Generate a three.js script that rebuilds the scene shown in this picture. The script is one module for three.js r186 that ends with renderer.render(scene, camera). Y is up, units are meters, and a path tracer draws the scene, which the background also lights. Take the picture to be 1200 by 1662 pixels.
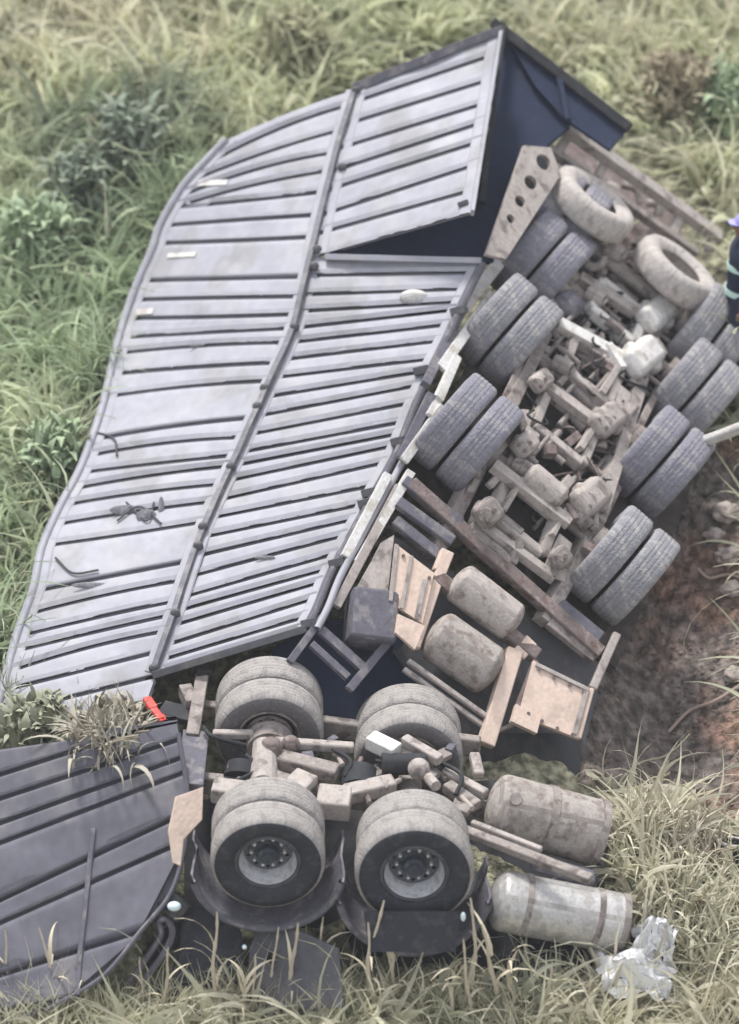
import * as THREE from 'three';
import { RoundedBoxGeometry } from 'three/addons/geometries/RoundedBoxGeometry.js';
import { mergeGeometries, mergeVertices } from 'three/addons/utils/BufferGeometryUtils.js';
import { ImprovedNoise } from 'three/addons/math/ImprovedNoise.js';
import { MarchingCubes } from 'three/addons/objects/MarchingCubes.js';

// ───────────────────────── camera, sky, sun, exposure ─────────────────────────
const W = 1200, H = 1662, F = 5400, PITCH = 30 * Math.PI / 180, D0 = 33;
const scene = new THREE.Scene();
const R = new THREE.Vector3(1, 0, 0), U = new THREE.Vector3(0, Math.cos(PITCH), -Math.sin(PITCH)), B = new THREE.Vector3(0, Math.sin(PITCH), Math.cos(PITCH));
const EYE = B.clone().multiplyScalar(D0);
const camera = new THREE.PerspectiveCamera(2 * Math.atan(H / 2 / F) * 180 / Math.PI, 739 / 1024, 0.5, 900);
camera.position.copy(EYE); camera.up.set(0, 1, 0); camera.lookAt(0, 0, 0); camera.focus = 30.5; camera.userData.fStop = 0.4;

const SUN = new THREE.Vector3(-0.2, 0.88, -0.38).normalize();
{ // hazy overcast sky, a little brighter round the veiled sun
  const w = 128, h = 64, data = new Float32Array(w * h * 4);
  for (let j = 0; j < h; j++) for (let i = 0; i < w; i++) {
    const th = (j + 0.5) / h * Math.PI - Math.PI / 2, ph = ((i + 0.5) / w - 0.5) * 2 * Math.PI;
    const d = new THREE.Vector3(Math.cos(th) * Math.cos(ph), Math.sin(th), Math.cos(th) * Math.sin(ph));
    const up = Math.max(0, d.y), s = Math.max(0, d.dot(SUN));
    const L = 0.46 + 0.3 * up + 0.4 * Math.pow(s, 5), k = (j * w + i) * 4;
    data[k] = L * 0.95; data[k + 1] = L * 0.985; data[k + 2] = L * 1.09; data[k + 3] = 1;
  }
  const t = new THREE.DataTexture(data, w, h, THREE.RGBAFormat, THREE.FloatType);
  t.mapping = THREE.EquirectangularReflectionMapping; t.magFilter = THREE.LinearFilter; t.minFilter = THREE.LinearFilter; t.needsUpdate = true;
  scene.background = t; scene.environment = t;
}
const sun = new THREE.DirectionalLight(new THREE.Color(1, 0.97, 0.92), 2.75);
sun.position.copy(SUN).multiplyScalar(60); sun.target.position.set(0, 0, 0); scene.add(sun, sun.target);
sun.castShadow = true; sun.shadow.radius = 20; sun.shadow.mapSize.set(2048, 2048);
Object.assign(sun.shadow.camera, { left: -14, right: 14, top: 14, bottom: -14, near: 1, far: 140 });
scene.fog = new THREE.FogExp2(new THREE.Color(0.86, 0.88, 0.9), 0.001);
const renderer = new THREE.WebGLRenderer({ antialias: true });
renderer.toneMapping = THREE.LinearToneMapping; renderer.toneMappingExposure = 1.5;
renderer.shadowMap.enabled = true; renderer.setSize(739, 1024);

// ───────────────────────── helpers ─────────────────────────
function rng(a) { return () => { a |= 0; a = a + 0x6D2B79F5 | 0; let t = Math.imul(a ^ a >>> 15, 1 | a); t = t + Math.imul(t ^ t >>> 7, 61 | t) ^ t; return ((t ^ t >>> 14) >>> 0) / 4294967296; }; }
const NZ = new ImprovedNoise();
const fbm = (x, y, z, o = 4) => { let s = 0, a = 0.5, f = 1; for (let i = 0; i < o; i++) { s += a * NZ.noise(x * f, y * f, z * f); a *= 0.5; f *= 2.03; } return s; };
const V = (x, y, z) => new THREE.Vector3(x, y, z);
const cv = (x, y, z) => R.clone().multiplyScalar(x).addScaledVector(U, y).addScaledVector(B, z);       // a direction given in the lens's axes
const P = (px, py, d) => EYE.clone().add(cv((px - W / 2) / F * d, (H / 2 - py) / F * d, -d));           // a point seen at a pixel, d metres deep
const clamp = (x, a, b) => Math.min(b, Math.max(a, x));
const smooth = (a, b, x) => { const t = clamp((x - a) / (b - a), 0, 1); return t * t * (3 - 2 * t); };
function toPix(p) { const q = p.clone().sub(EYE); const d = -q.dot(B); return [W / 2 + q.dot(R) / d * F, H / 2 - q.dot(U) / d * F, d]; }
function inPoly(x, y, poly) { let c = false; for (let i = 0, j = poly.length - 1; i < poly.length; j = i++) { const [a, b] = poly[i], [e, f] = poly[j]; if ((b > y) !== (f > y) && x < (e - a) * (y - b) / (f - b) + a) c = !c; } return c; }

const names = {};
function numbered(n) { const k = names[n] = (names[n] ?? -1) + 1; return k ? `${n}_${String(k).padStart(3, '0')}` : n; }
function thing(name, label, category, base = V(0, 0, 0), group) {
  const o = new THREE.Group(); o.name = numbered(name); o.position.copy(base); scene.add(o);
  o.userData = { label, category }; if (group) o.userData.group = group; return o;
}
function boxUV(g) {                                         // uv in metres, projected along each vertex normal's main axis
  const p = g.attributes.position, n = g.attributes.normal, uv = new Float32Array(p.count * 2);
  for (let i = 0; i < p.count; i++) {
    const ax = Math.abs(n.getX(i)), ay = Math.abs(n.getY(i)), az = Math.abs(n.getZ(i));
    const [a, b] = ax > ay && ax > az ? [p.getY(i), p.getZ(i)] : ay > az ? [p.getX(i), p.getZ(i)] : [p.getX(i), p.getY(i)];
    uv[i * 2] = a; uv[i * 2 + 1] = b;
  }
  g.setAttribute('uv', new THREE.BufferAttribute(uv, 2)); return g;
}
const clean = g => { g = g.index ? g.toNonIndexed() : g; for (const k of Object.keys(g.attributes)) if (!['position', 'normal', 'uv'].includes(k)) g.deleteAttribute(k); if (!g.attributes.uv) boxUV(g); return g; };
const join = a => a.length === 1 ? a[0] : mergeGeometries(a.map(clean));
// a part: geometry is given in world space and moved to its thing's base
function part(root, name, geos, mat, parent = root, keepUV = false) {
  let g = join(Array.isArray(geos) ? geos : [geos]); if (!keepUV) boxUV(g);
  g = g.clone().translate(-root.position.x, -root.position.y, -root.position.z);
  const m = new THREE.Mesh(g, mat); m.name = name; m.castShadow = m.receiveShadow = true; parent.add(m); return m;
}
function structure(name, g, mat) { const m = new THREE.Mesh(g, mat); m.name = name; m.userData.kind = 'structure'; m.castShadow = m.receiveShadow = true; scene.add(m); return m; }
const basis = (x, y, z, o) => new THREE.Matrix4().makeBasis(x, y, z).setPosition(o);
function alongZ(p, q, up) {                                  // frame with z from p to q
  const z = q.clone().sub(p).normalize(), y = (up ?? B).clone(); y.addScaledVector(z, -y.dot(z));
  if (y.lengthSq() < 1e-6) y.set(0, 1, 0).addScaledVector(z, -z.y); y.normalize();
  return basis(y.clone().cross(z), y, z, p.clone().lerp(q, 0.5));
}
function bar(p, q, w, h, up, r = 0.008) {                    // w across, h along up
  const L = p.distanceTo(q), g = new RoundedBoxGeometry(w, h, L, 1, Math.min(r, w * 0.4, h * 0.4, L * 0.4)); return g.applyMatrix4(alongZ(p, q, up));
}
function cyl(p, q, r, r2 = r, seg = 20) { const g = new THREE.CylinderGeometry(r2, r, p.distanceTo(q), seg); g.rotateX(Math.PI / 2); return g.applyMatrix4(alongZ(p, q)); }
function tank(p, q, r, seg = 28) {                           // cylinder with domed ends
  const L = p.distanceTo(q), k = Math.min(r * 0.45, L * 0.3), pts = [];
  for (let i = 0; i <= 6; i++) { const a = i / 6 * Math.PI / 2; pts.push(new THREE.Vector2(Math.max(1e-4, r * Math.sin(a)), -L / 2 + k - k * Math.cos(a))); }
  for (let i = 0; i <= 6; i++) { const a = i / 6 * Math.PI / 2; pts.push(new THREE.Vector2(Math.max(1e-4, r * Math.cos(a)), L / 2 - k + k * Math.sin(a))); }
  return new THREE.LatheGeometry(pts, seg).rotateX(Math.PI / 2).applyMatrix4(alongZ(p, q));
}
function tube(pts, r, seg = 8, n = pts.length * 6) { return new THREE.TubeGeometry(new THREE.CatmullRomCurve3(pts), n, r, seg, false); }
function ball(p, r, sx = 1, sy = 1, sz = 1) { return new THREE.SphereGeometry(r, 20, 14).scale(sx, sy, sz).translate(p.x, p.y, p.z); }
function plate(pts, t, holes = []) {                          // a flat polygon of world points (best plane of the first three), t thick
  const o = pts[0], x = pts[1].clone().sub(o).normalize(); let z = x.clone().cross(pts[pts.length - 1].clone().sub(o)).normalize(); if (z.dot(B) < 0) z.negate();
  const y = z.clone().cross(x), to = p => { const q = p.clone().sub(o); return new THREE.Vector2(q.dot(x), q.dot(y)); };
  const s = new THREE.Shape(pts.map(to));
  for (const [c, r, k = 1] of holes) { const a = to(c), h = new THREE.Path(); h.absellipse(a.x, a.y, r * k, r, 0, Math.PI * 2, true, 0.5); s.holes.push(h); }
  return new THREE.ExtrudeGeometry(s, { depth: t - 0.008, bevelEnabled: true, bevelThickness: 0.004, bevelSize: 0.004, bevelSegments: 1, curveSegments: 12 }).applyMatrix4(basis(x, y, z, o.clone().addScaledVector(z, -t)));
}
const quadSheet = (a, b, c, d, t) => gridSolid((u, v) => a.clone().multiplyScalar((1 - u) * (1 - v)).addScaledVector(b, u * (1 - v)).addScaledVector(c, u * v).addScaledVector(d, (1 - u) * v), 3, 3, t);
function gridSolid(f, nu, nv, t) {                            // a curved sheet with thickness t behind f(u, v)
  const top = [], nrm = [], e = 1e-3; let flip = 0;
  for (let j = 0; j <= nv; j++) for (let i = 0; i <= nu; i++) {
    const u = i / nu, v = j / nv, p = f(u, v);
    const du = f(Math.min(1, u + e), v).sub(f(Math.max(0, u - e), v)), dv = f(u, Math.min(1, v + e)).sub(f(u, Math.max(0, v - e)));
    const n = du.cross(dv).normalize(); if (n.dot(B) < 0) { n.negate(); flip++; } top.push(p); nrm.push(n);
  }
  const pos = [], uv = [], idx = [], N = (nu + 1) * (nv + 1), id = (i, j) => j * (nu + 1) + i;
  top.forEach(p => pos.push(p.x, p.y, p.z)); top.forEach((p, k) => { const q = p.clone().addScaledVector(nrm[k], -t); pos.push(q.x, q.y, q.z); });
  const rev = flip > N / 2, quad = (a, b, c, d) => rev ? idx.push(a, c, b, a, d, c) : idx.push(a, b, c, a, c, d);
  for (let j = 0; j < nv; j++) for (let i = 0; i < nu; i++) { quad(id(i, j), id(i + 1, j), id(i + 1, j + 1), id(i, j + 1)); quad(N + id(i, j), N + id(i, j + 1), N + id(i + 1, j + 1), N + id(i + 1, j)); }
  for (let i = 0; i < nu; i++) { quad(id(i, 0), N + id(i, 0), N + id(i + 1, 0), id(i + 1, 0)); quad(id(i, nv), id(i + 1, nv), N + id(i + 1, nv), N + id(i, nv)); }
  for (let j = 0; j < nv; j++) { quad(id(0, j), id(0, j + 1), N + id(0, j + 1), N + id(0, j)); quad(id(nu, j), N + id(nu, j), N + id(nu, j + 1), id(nu, j + 1)); }
  let g = new THREE.BufferGeometry(); g.setAttribute('position', new THREE.Float32BufferAttribute(pos, 3)); g.setIndex(idx);
  g = g.toNonIndexed(); g.computeVertexNormals();
  // smooth the two broad faces, keep the rim hard
  const q = g.attributes.position, nn = g.attributes.normal, nFace = nu * nv * 12;
  for (let k = 0; k < nFace; k++) { const i = idx[k], m = nrm[i % N], s = i < N ? 1 : -1; nn.setXYZ(k, m.x * s, m.y * s, m.z * s); }
  return g;
}
function sweep(pts, w, h, nf) {                               // a bar of box section laid along points, its top away from the surface
  const c = new THREE.CatmullRomCurve3(pts), n = Math.max(4, pts.length * 4), pos = [], idx = [];
  for (let i = 0; i <= n; i++) {
    const p = c.getPoint(i / n), t = c.getTangent(i / n), nn = nf(p); nn.addScaledVector(t, -nn.dot(t)).normalize(); const s = nn.clone().cross(t);
    for (const [a, b] of [[-0.5, 0], [-0.36, 1], [0.36, 1], [0.5, 0]]) { const q = p.clone().addScaledVector(s, a * w).addScaledVector(nn, b * h - 0.004); pos.push(q.x, q.y, q.z); }
  }
  for (let i = 0; i < n; i++) for (let k = 0; k < 4; k++) { const a = i * 4 + k, b = i * 4 + (k + 1) % 4; idx.push(a, b, b + 4, a, b + 4, a + 4); }
  idx.push(0, 2, 1, 0, 3, 2); const e = n * 4; idx.push(e, e + 1, e + 2, e, e + 2, e + 3);
  let g = new THREE.BufferGeometry(); g.setAttribute('position', new THREE.Float32BufferAttribute(pos, 3)); g.setIndex(idx); g = g.toNonIndexed(); g.computeVertexNormals(); return g;
}

// ───────────────────────── materials ─────────────────────────
function tex(n, metres, f, srgb = false) {
  const d = new Uint8Array(n * n * 4);
  for (let j = 0; j < n; j++) for (let i = 0; i < n; i++) { const c = f(i / n, j / n), k = (j * n + i) * 4; d[k] = clamp(c[0], 0, 1) * 255; d[k + 1] = clamp(c[1], 0, 1) * 255; d[k + 2] = clamp(c[2], 0, 1) * 255; d[k + 3] = 255; }
  const t = new THREE.DataTexture(d, n, n); t.wrapS = t.wrapT = THREE.RepeatWrapping; t.magFilter = THREE.LinearFilter; t.minFilter = THREE.LinearMipmapLinearFilter; t.generateMipmaps = true;
  t.repeat.set(1 / metres, 1 / metres); if (srgb) t.colorSpace = THREE.SRGBColorSpace; t.needsUpdate = true; return t;
}
// tiling gradient noise
const hsh = (x, y, s) => { let h = Math.imul(x, 374761393) + Math.imul(y, 668265263) + Math.imul(s | 0, 974634777); h = Math.imul(h ^ h >>> 13, 1274126177); return ((h ^ h >>> 16) >>> 0) / 4294967296 * 6.28318; };
function pn(x, y, per, s) { const x0 = Math.floor(x), y0 = Math.floor(y), fx = x - x0, fy = y - y0, w = t => t * t * t * (t * (t * 6 - 15) + 10); const g = (i, j) => { const a = hsh(((x0 + i) % per + per) % per, ((y0 + j) % per + per) % per, s); return Math.cos(a) * (fx - i) + Math.sin(a) * (fy - j); }; const u = w(fx), v = w(fy); return (g(0, 0) * (1 - u) + g(1, 0) * u) * (1 - v) + (g(0, 1) * (1 - u) + g(1, 1) * u) * v; }
const tn = (u, v, s, f, o = 4) => { let t = 0, a = 0.75, p = Math.max(1, Math.round(f * 0.5)); for (let i = 0; i < o; i++) { t += a * pn(u * p, v * p, p, s * 10 + i * 17); a *= 0.5; p *= 2; } return t; };
const mix = (a, b, t) => a.map((x, i) => x + (b[i] - x) * t);
const s2 = c => c.map(x => Math.pow(clamp(x, 0, 1), 1 / 2.2));
function grime(base, dirt, { seed = 1, metres = 1.6, amount = 0.5, freq = 9, rough = 0.85, metal = 0, bump = 0.003, speck = 0.12, third = null } = {}) {
  const map = tex(192, metres, (u, v) => {
    const a = tn(u, v, seed, freq, 5), b = tn(u, v, seed + 7.3, freq * 3.1, 3), c = tn(u, v, seed + 3.1, freq * 8, 2);
    let col = mix(base, dirt, smooth(0.12 - amount * 0.5, 0.42 - amount * 0.3, a + 0.35 * b));
    if (third) col = mix(col, third, 0.8 * smooth(0.0, 0.45, tn(u, v, seed + 11.7, freq * 1.7, 5)));
    return s2(col.map(x => x * (1 + speck * (c + b) * 2)));
  }, true);
  const bm = tex(128, metres * 0.6, (u, v) => { const b = 0.5 + tn(u, v, seed + 5, freq * 4, 4); return [b, b, b]; });
  return new THREE.MeshStandardMaterial({ map, bumpMap: bm, bumpScale: bump, roughness: rough, metalness: metal });
}
const M = {
  wall: grime([0.365, 0.365, 0.405], [0.30, 0.295, 0.31], { seed: 1, metres: 2.6, amount: 0.1, freq: 7, rough: 0.62, metal: 0, bump: 0.002, speck: 0.06, third: [0.40, 0.39, 0.405] }),
  mudOnWall: grime([0.22, 0.215, 0.235], [0.30, 0.295, 0.31], { seed: 51, metres: 0.5, amount: 0.4, rough: 0.9 }),
  rib: grime([0.07, 0.07, 0.085], [0.11, 0.107, 0.115], { seed: 2, amount: 0.2, rough: 0.6, metal: 0.2 }),
  seam: grime([0.14, 0.14, 0.16], [0.22, 0.21, 0.21], { seed: 3, amount: 0.3, rough: 0.6, metal: 0.2 }),
  dark: grime([0.09, 0.09, 0.10], [0.13, 0.12, 0.12], { seed: 4, amount: 0.2, rough: 0.7 }),
  navy: grime([0.010, 0.019, 0.050], [0.015, 0.023, 0.052], { seed: 5, amount: 0.2, rough: 0.9, bump: 0.002 }),
  lower: grime([0.115, 0.113, 0.138], [0.155, 0.148, 0.16], { seed: 6, metres: 2.6, amount: 0.1, freq: 7, rough: 0.75, third: [0.10, 0.10, 0.125] }),  // shade of the lower bin put into its dark paint
  dust: grime([0.40, 0.355, 0.325], [0.20, 0.17, 0.155], { seed: 7, metres: 0.9, amount: 0.2, rough: 0.95, bump: 0.0025, third: [0.45, 0.405, 0.37] }),
  dust2: grime([0.28, 0.245, 0.225], [0.13, 0.11, 0.10], { seed: 8, metres: 0.9, amount: 0.25, rough: 0.95, bump: 0.003, third: [0.38, 0.33, 0.3] }),
  rust: grime([0.19, 0.15, 0.14], [0.27, 0.22, 0.205], { seed: 9, metres: 0.9, amount: 0.2, rough: 0.95, bump: 0.005, third: [0.12, 0.075, 0.06] }),
  white: grime([0.66, 0.64, 0.61], [0.5, 0.46, 0.41], { seed: 10, metres: 0.8, amount: 0.15, rough: 0.8 }),
  peach: grime([0.66, 0.52, 0.43], [0.55, 0.43, 0.355], { seed: 11, metres: 1.1, amount: 0.2, rough: 0.85, speck: 0.06 }),
  slate: grime([0.12, 0.115, 0.14], [0.2, 0.185, 0.19], { seed: 12, metres: 0.9, amount: 0.2, rough: 0.85 }),
  floor: grime([0.055, 0.045, 0.042], [0.11, 0.09, 0.08], { seed: 26, amount: 0.2, rough: 0.95 }),  // darkened to carry the shade of the underside gaps
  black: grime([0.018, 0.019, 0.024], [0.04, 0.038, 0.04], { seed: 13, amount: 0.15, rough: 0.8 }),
  tread: grime([0.22, 0.215, 0.25], [0.30, 0.285, 0.295], { seed: 14, metres: 0.7, amount: 0.25, rough: 0.95, bump: 0.006 }),
  tread2: grime([0.25, 0.245, 0.265], [0.34, 0.325, 0.315], { seed: 44, metres: 0.7, amount: 0.3, rough: 0.95, bump: 0.006 }),
  side: grime([0.27, 0.265, 0.285], [0.38, 0.365, 0.36], { seed: 15, metres: 0.6, amount: 0.35, rough: 0.8 }),
  treadDusty: grime([0.35, 0.325, 0.305], [0.26, 0.24, 0.23], { seed: 16, metres: 0.7, amount: 0.25, rough: 0.98, bump: 0.006 }),
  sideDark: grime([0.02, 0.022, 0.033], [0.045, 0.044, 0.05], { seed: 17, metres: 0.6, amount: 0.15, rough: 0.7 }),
  sideDust: grime([0.14, 0.13, 0.13], [0.22, 0.2, 0.19], { seed: 18, metres: 0.6, amount: 0.25, rough: 0.9 }),
  spare: grime([0.47, 0.43, 0.40], [0.33, 0.30, 0.28], { seed: 19, metres: 0.7, amount: 0.25, rough: 0.98, third: [0.54, 0.48, 0.445] }),
  alu: grime([0.74, 0.74, 0.76], [0.55, 0.53, 0.52], { seed: 20, metres: 0.5, amount: 0.2, rough: 0.45, metal: 0.35, bump: 0.001 }),
  shadedDisc: grime([0.10, 0.105, 0.12], [0.05, 0.05, 0.06], { seed: 27, metres: 0.5, amount: 0.3, rough: 0.6, metal: 0.2 }),  // rim shade put into this dark colour, flange and disc alike
  hub: grime([0.03, 0.04, 0.055], [0.08, 0.085, 0.095], { seed: 21, metres: 0.4, amount: 0.2, rough: 0.6 }),
  tankSilver: grime([0.54, 0.525, 0.505], [0.42, 0.40, 0.375], { seed: 22, metres: 1.0, amount: 0.15, rough: 0.42, metal: 0.45, third: [0.36, 0.34, 0.315] }),
  tankDust: grime([0.36, 0.325, 0.295], [0.25, 0.215, 0.195], { seed: 23, metres: 0.8, amount: 0.25, rough: 0.9, third: [0.17, 0.12, 0.10] }),
  red: new THREE.MeshStandardMaterial({ color: new THREE.Color(0.62, 0.06, 0.045), roughness: 0.55 }),
  lens: new THREE.MeshPhysicalMaterial({ color: new THREE.Color(0.72, 0.86, 0.88), roughness: 0.15, clearcoat: 1 }),
};

// ───────────────────────── the hillside ─────────────────────────
const TAN = Math.tan(20 * Math.PI / 180);
const TRUCK = [[600, 120], [815, 45], [1020, 205], [1190, 370], [1200, 690], [1110, 760], [1010, 1020], [960, 1230], [1000, 1330], [1010, 1530], [900, 1612], [330, 1645], [150, 1690], [-100, 1700], [-100, 1200], [0, 1200], [60, 1080], [120, 830], [200, 620], [280, 380], [340, 280]];
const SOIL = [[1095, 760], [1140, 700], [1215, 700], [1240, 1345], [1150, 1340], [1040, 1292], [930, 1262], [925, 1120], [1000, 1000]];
function gh(x, z) {
  let y = z < 0 ? (z > -60 ? -z * TAN : 60 * TAN + 18 * (1 - Math.exp(-(-z - 60) * TAN / 18))) : (z < 30 ? -z * TAN : -30 * TAN - 5 * (1 - Math.exp(-(z - 30) * TAN / 5)));
  y += 0.32 * fbm(x * 0.42, 3.3, z * 0.42, 3) + 0.16 * fbm(x * 1.6, 8.1, z * 1.6, 3);
  const dx = (x - 2.85) / 1.0, dz = (z - 1.9) / 2.2; y -= 0.55 * Math.exp(-(dx * dx + dz * dz));       // the hollow beside the trailer
  return y;
}
function hit(px, py) { let a = 20, b = 60; for (let k = 0; k < 40; k++) { const d = (a + b) / 2, p = P(px, py, d); if (p.y > gh(p.x, p.z)) a = d; else b = d; } const p = P(px, py, (a + b) / 2); p.y = gh(p.x, p.z); return p; }
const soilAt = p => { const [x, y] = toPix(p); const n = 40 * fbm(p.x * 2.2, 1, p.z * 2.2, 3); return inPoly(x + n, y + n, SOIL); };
{
  const xs = [], zs = [];
  for (let t = -1; t <= 1.0001; t += 1 / 130) xs.push(9 * t + 160 * Math.pow(Math.abs(t), 7) * Math.sign(t));
  for (let t = -1; t <= 1.0001; t += 1 / 150) zs.push(-1 + 12 * t + 190 * Math.pow(Math.abs(t), 9) * Math.sign(t));
  const pos = [], col = [], uv = [], idx = [], n = xs.length;
  for (const z of zs) for (const x of xs) {
    const p = V(x, gh(x, z), z); pos.push(p.x, p.y, p.z); uv.push(x, z);
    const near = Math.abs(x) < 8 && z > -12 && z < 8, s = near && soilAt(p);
    const a = fbm(x * 0.9, 5, z * 0.9, 4) + 0.5, b = fbm(x * 3, 9, z * 3, 3);
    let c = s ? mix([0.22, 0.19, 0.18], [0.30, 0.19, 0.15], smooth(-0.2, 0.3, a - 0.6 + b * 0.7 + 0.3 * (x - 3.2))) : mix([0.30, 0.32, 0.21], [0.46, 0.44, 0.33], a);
    c = c.map(v => v * (1 + 0.5 * b)); col.push(...c);
  }
  for (let j = 0; j < zs.length - 1; j++) for (let i = 0; i < n - 1; i++) { const a = j * n + i; idx.push(a, a + n, a + 1, a + 1, a + n, a + n + 1); }
  const g = new THREE.BufferGeometry(); g.setAttribute('position', new THREE.Float32BufferAttribute(pos, 3)); g.setAttribute('color', new THREE.Float32BufferAttribute(col, 3)); g.setAttribute('uv', new THREE.Float32BufferAttribute(uv, 2)); g.setIndex(idx); g.computeVertexNormals();
  const m = new THREE.MeshStandardMaterial({ vertexColors: true, roughness: 1, map: tex(256, 1.7, (u, v) => { const a = 0.82 + 0.7 * tn(u, v, 31, 30, 4); return [a, a * 0.985, a * 0.96]; }, true), bumpMap: tex(256, 1.1, (u, v) => { const a = 0.5 + tn(u, v, 33, 24, 5); return [a, a, a]; }), bumpScale: 0.05 });
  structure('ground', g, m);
}

// ───────────────────────── wheels ─────────────────────────
function lathe(pts, seg = 48) { const g = new THREE.LatheGeometry(pts.map(([r, z]) => new THREE.Vector2(r, z)), seg); g.rotateX(Math.PI / 2); return g; }   // axis becomes z
function lathe2(pts, seg = 48) { const g = lathe(pts, seg).toNonIndexed(); g.computeVertexNormals(); return g; }
function wheelUV(g) { g = g.index ? g.toNonIndexed() : g; const p = g.attributes.position, uv = new Float32Array(p.count * 2); for (let i = 0; i < p.count; i += 3) { const a = [0, 1, 2].map(k => Math.atan2(p.getY(i + k), p.getX(i + k)) / (2 * Math.PI)), hi = Math.max(...a) - Math.min(...a) > 0.5; for (let k = 0; k < 3; k++) { const t = hi && a[k] < 0 ? a[k] + 1 : a[k]; uv[(i + k) * 2] = t * 4.2; uv[(i + k) * 2 + 1] = p.getZ(i + k) + Math.hypot(p.getX(i + k), p.getY(i + k)); } } g.setAttribute('uv', new THREE.BufferAttribute(uv, 2)); return g; }
function addPart(parent, name, g, mat, round = false) { if (round) g = wheelUV(g); else boxUV(g); const m = new THREE.Mesh(g, mat); m.name = name; m.castShadow = m.receiveShadow = true; parent.add(m); return m; }
function wheelProto(treadM, sideM, rimM, hubM, deep, RO = 0.5, discM = rimM, worn = false) {
  const w = new THREE.Group(); w.name = 'wheel';
  const hw = worn ? 0.148 : 0.135, gd = worn ? 0.005 : 0.011, tp = [];
  tp.push([RO - 0.035, -hw]); tp.push([RO - 0.008, -hw + 0.02]);
  for (const [a, b] of [[-0.075, -0.062], [-0.03, -0.018], [0.018, 0.03], [0.062, 0.075]]) tp.push([RO, a - 0.002], [RO - gd, a], [RO - gd, b], [RO, b + 0.002]);
  tp.push([RO - 0.008, hw - 0.02], [RO - 0.035, hw]);
  const tr = lathe(tp, 72);
  // shoulder lugs: shallow blocks round both edges of the tread
  const lugs = []; if (!worn) for (let i = 0; i < 44; i++) for (const s of [-1, 1]) { const a = (i + (s > 0 ? 0.5 : 0)) / 44 * Math.PI * 2, g = new THREE.BoxGeometry(0.05, 0.01, 0.034); g.translate(0, RO - 0.004, s * 0.102); g.rotateZ(a); lugs.push(g); }
  addPart(w, 'tread', join([tr, ...lugs]), treadM, true);
  addPart(w, 'sidewall', lathe([[0.275, -0.10], [0.30, -0.125], [0.36, -0.15], [0.42, -0.153], [RO - 0.035, -hw], [RO - 0.05, -0.1], [0.31, -0.07], [0.31, 0.07], [RO - 0.05, 0.1], [RO - 0.035, hw], [0.42, 0.153], [0.405, 0.157], [0.36, 0.15], [0.33, 0.142], [0.30, 0.125], [0.275, 0.10]], 64), sideM, true);
  const zd = deep ? -0.075 : 0.075;
  addPart(w, 'rim', lathe([[0.262, -0.118], [0.29, -0.118], [0.286, -0.108], [0.266, -0.10], [0.262, 0.09], [0.286, 0.108], [0.29, 0.118], [0.272, 0.121], [0.256, 0.105], [0.256, -0.1], [0.262, -0.118]], 56), discM);
  addPart(w, 'rim_barrel', lathe(deep ? [[0.252, 0.108], [0.254, 0.1], [0.235, 0.04], [0.21, -0.075], [0.216, -0.08], [0.245, 0.03], [0.256, 0.1]] : [[0.254, 0.1], [0.24, 0.07], [0.248, 0.07], [0.256, 0.1]], 56), rimM);
  const s = new THREE.Shape(); s.absarc(0, 0, 0.214, 0, Math.PI * 2); const hc = new THREE.Path(); hc.absarc(0, 0, 0.1, 0, Math.PI * 2, true); s.holes.push(hc);
  for (let i = 0; i < 10; i++) { const a = i / 10 * Math.PI * 2, h = new THREE.Path(); h.absarc(Math.cos(a) * 0.178, Math.sin(a) * 0.178, 0.019, 0, Math.PI * 2, true); s.holes.push(h); }
  addPart(w, 'wheel_disc', new THREE.ExtrudeGeometry(s, { depth: 0.016, bevelEnabled: true, bevelSize: 0.003, bevelThickness: 0.003, bevelSegments: 1, curveSegments: 28 }).translate(0, 0, zd), discM);
  addPart(w, 'hub', lathe2([[0.002, zd - 0.06], [0.11, zd - 0.06], [0.112, zd + 0.03], [0.095, zd + 0.045], [0.085, zd + 0.1], [0.06, zd + 0.115], [0.05, zd + 0.14], [0.002, zd + 0.145]], 32), hubM);
  const nuts = []; for (let i = 0; i < 10; i++) { const a = (i + 0.5) / 10 * Math.PI * 2; nuts.push(new THREE.CylinderGeometry(0.014, 0.016, 0.04, 6).rotateX(Math.PI / 2).translate(Math.cos(a) * 0.145, Math.sin(a) * 0.145, zd + 0.035)); }
  for (const g of nuts) addPart(w, 'lug_nut', g, rimM);
  return w;
}
function placeWheel(root, proto, c, axis, spin = 0, name = 'wheel') {       // c world centre, axis world outward
  const w = proto.clone(); w.name = name; root.add(w); w.position.copy(c).sub(root.position);
  w.quaternion.setFromUnitVectors(V(0, 0, 1), axis.clone().normalize()); w.rotateZ(spin); return w;
}

// ───────────────────────── the trailer: bin wall ─────────────────────────
const SEAM = [[577, 146], [546, 248], [512, 385], [478, 530], [425, 650], [375, 760], [325, 870], [285, 990], [250, 1090], [200, 1240]];
const seamX = y => { for (let i = 0; i < SEAM.length - 1; i++) if (y <= SEAM[i + 1][1] || i === SEAM.length - 2) { const [a, b] = SEAM[i], [c, d] = SEAM[i + 1]; return a + (c - a) * (y - b) / (d - b); } };
function dW(px, py) {                                          // depth of the bin wall
  const dx = px - seamX(py), base = 30.85 + (1090 - py) * 0.0034;
  let d = base + (dx > 0 ? -0.0014 * dx : -0.0020 * dx + 0.0000065 * dx * dx);
  if (dx < 0) d -= 0.62 * smooth(560, 1080, py) * Math.min(1.1, -dx / 250);
  d += 0.07 * NZ.noise(px / 130, py / 150, 0.5) + 0.026 * NZ.noise(px / 45, py / 60, 4.5);
  return d;
}
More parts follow.
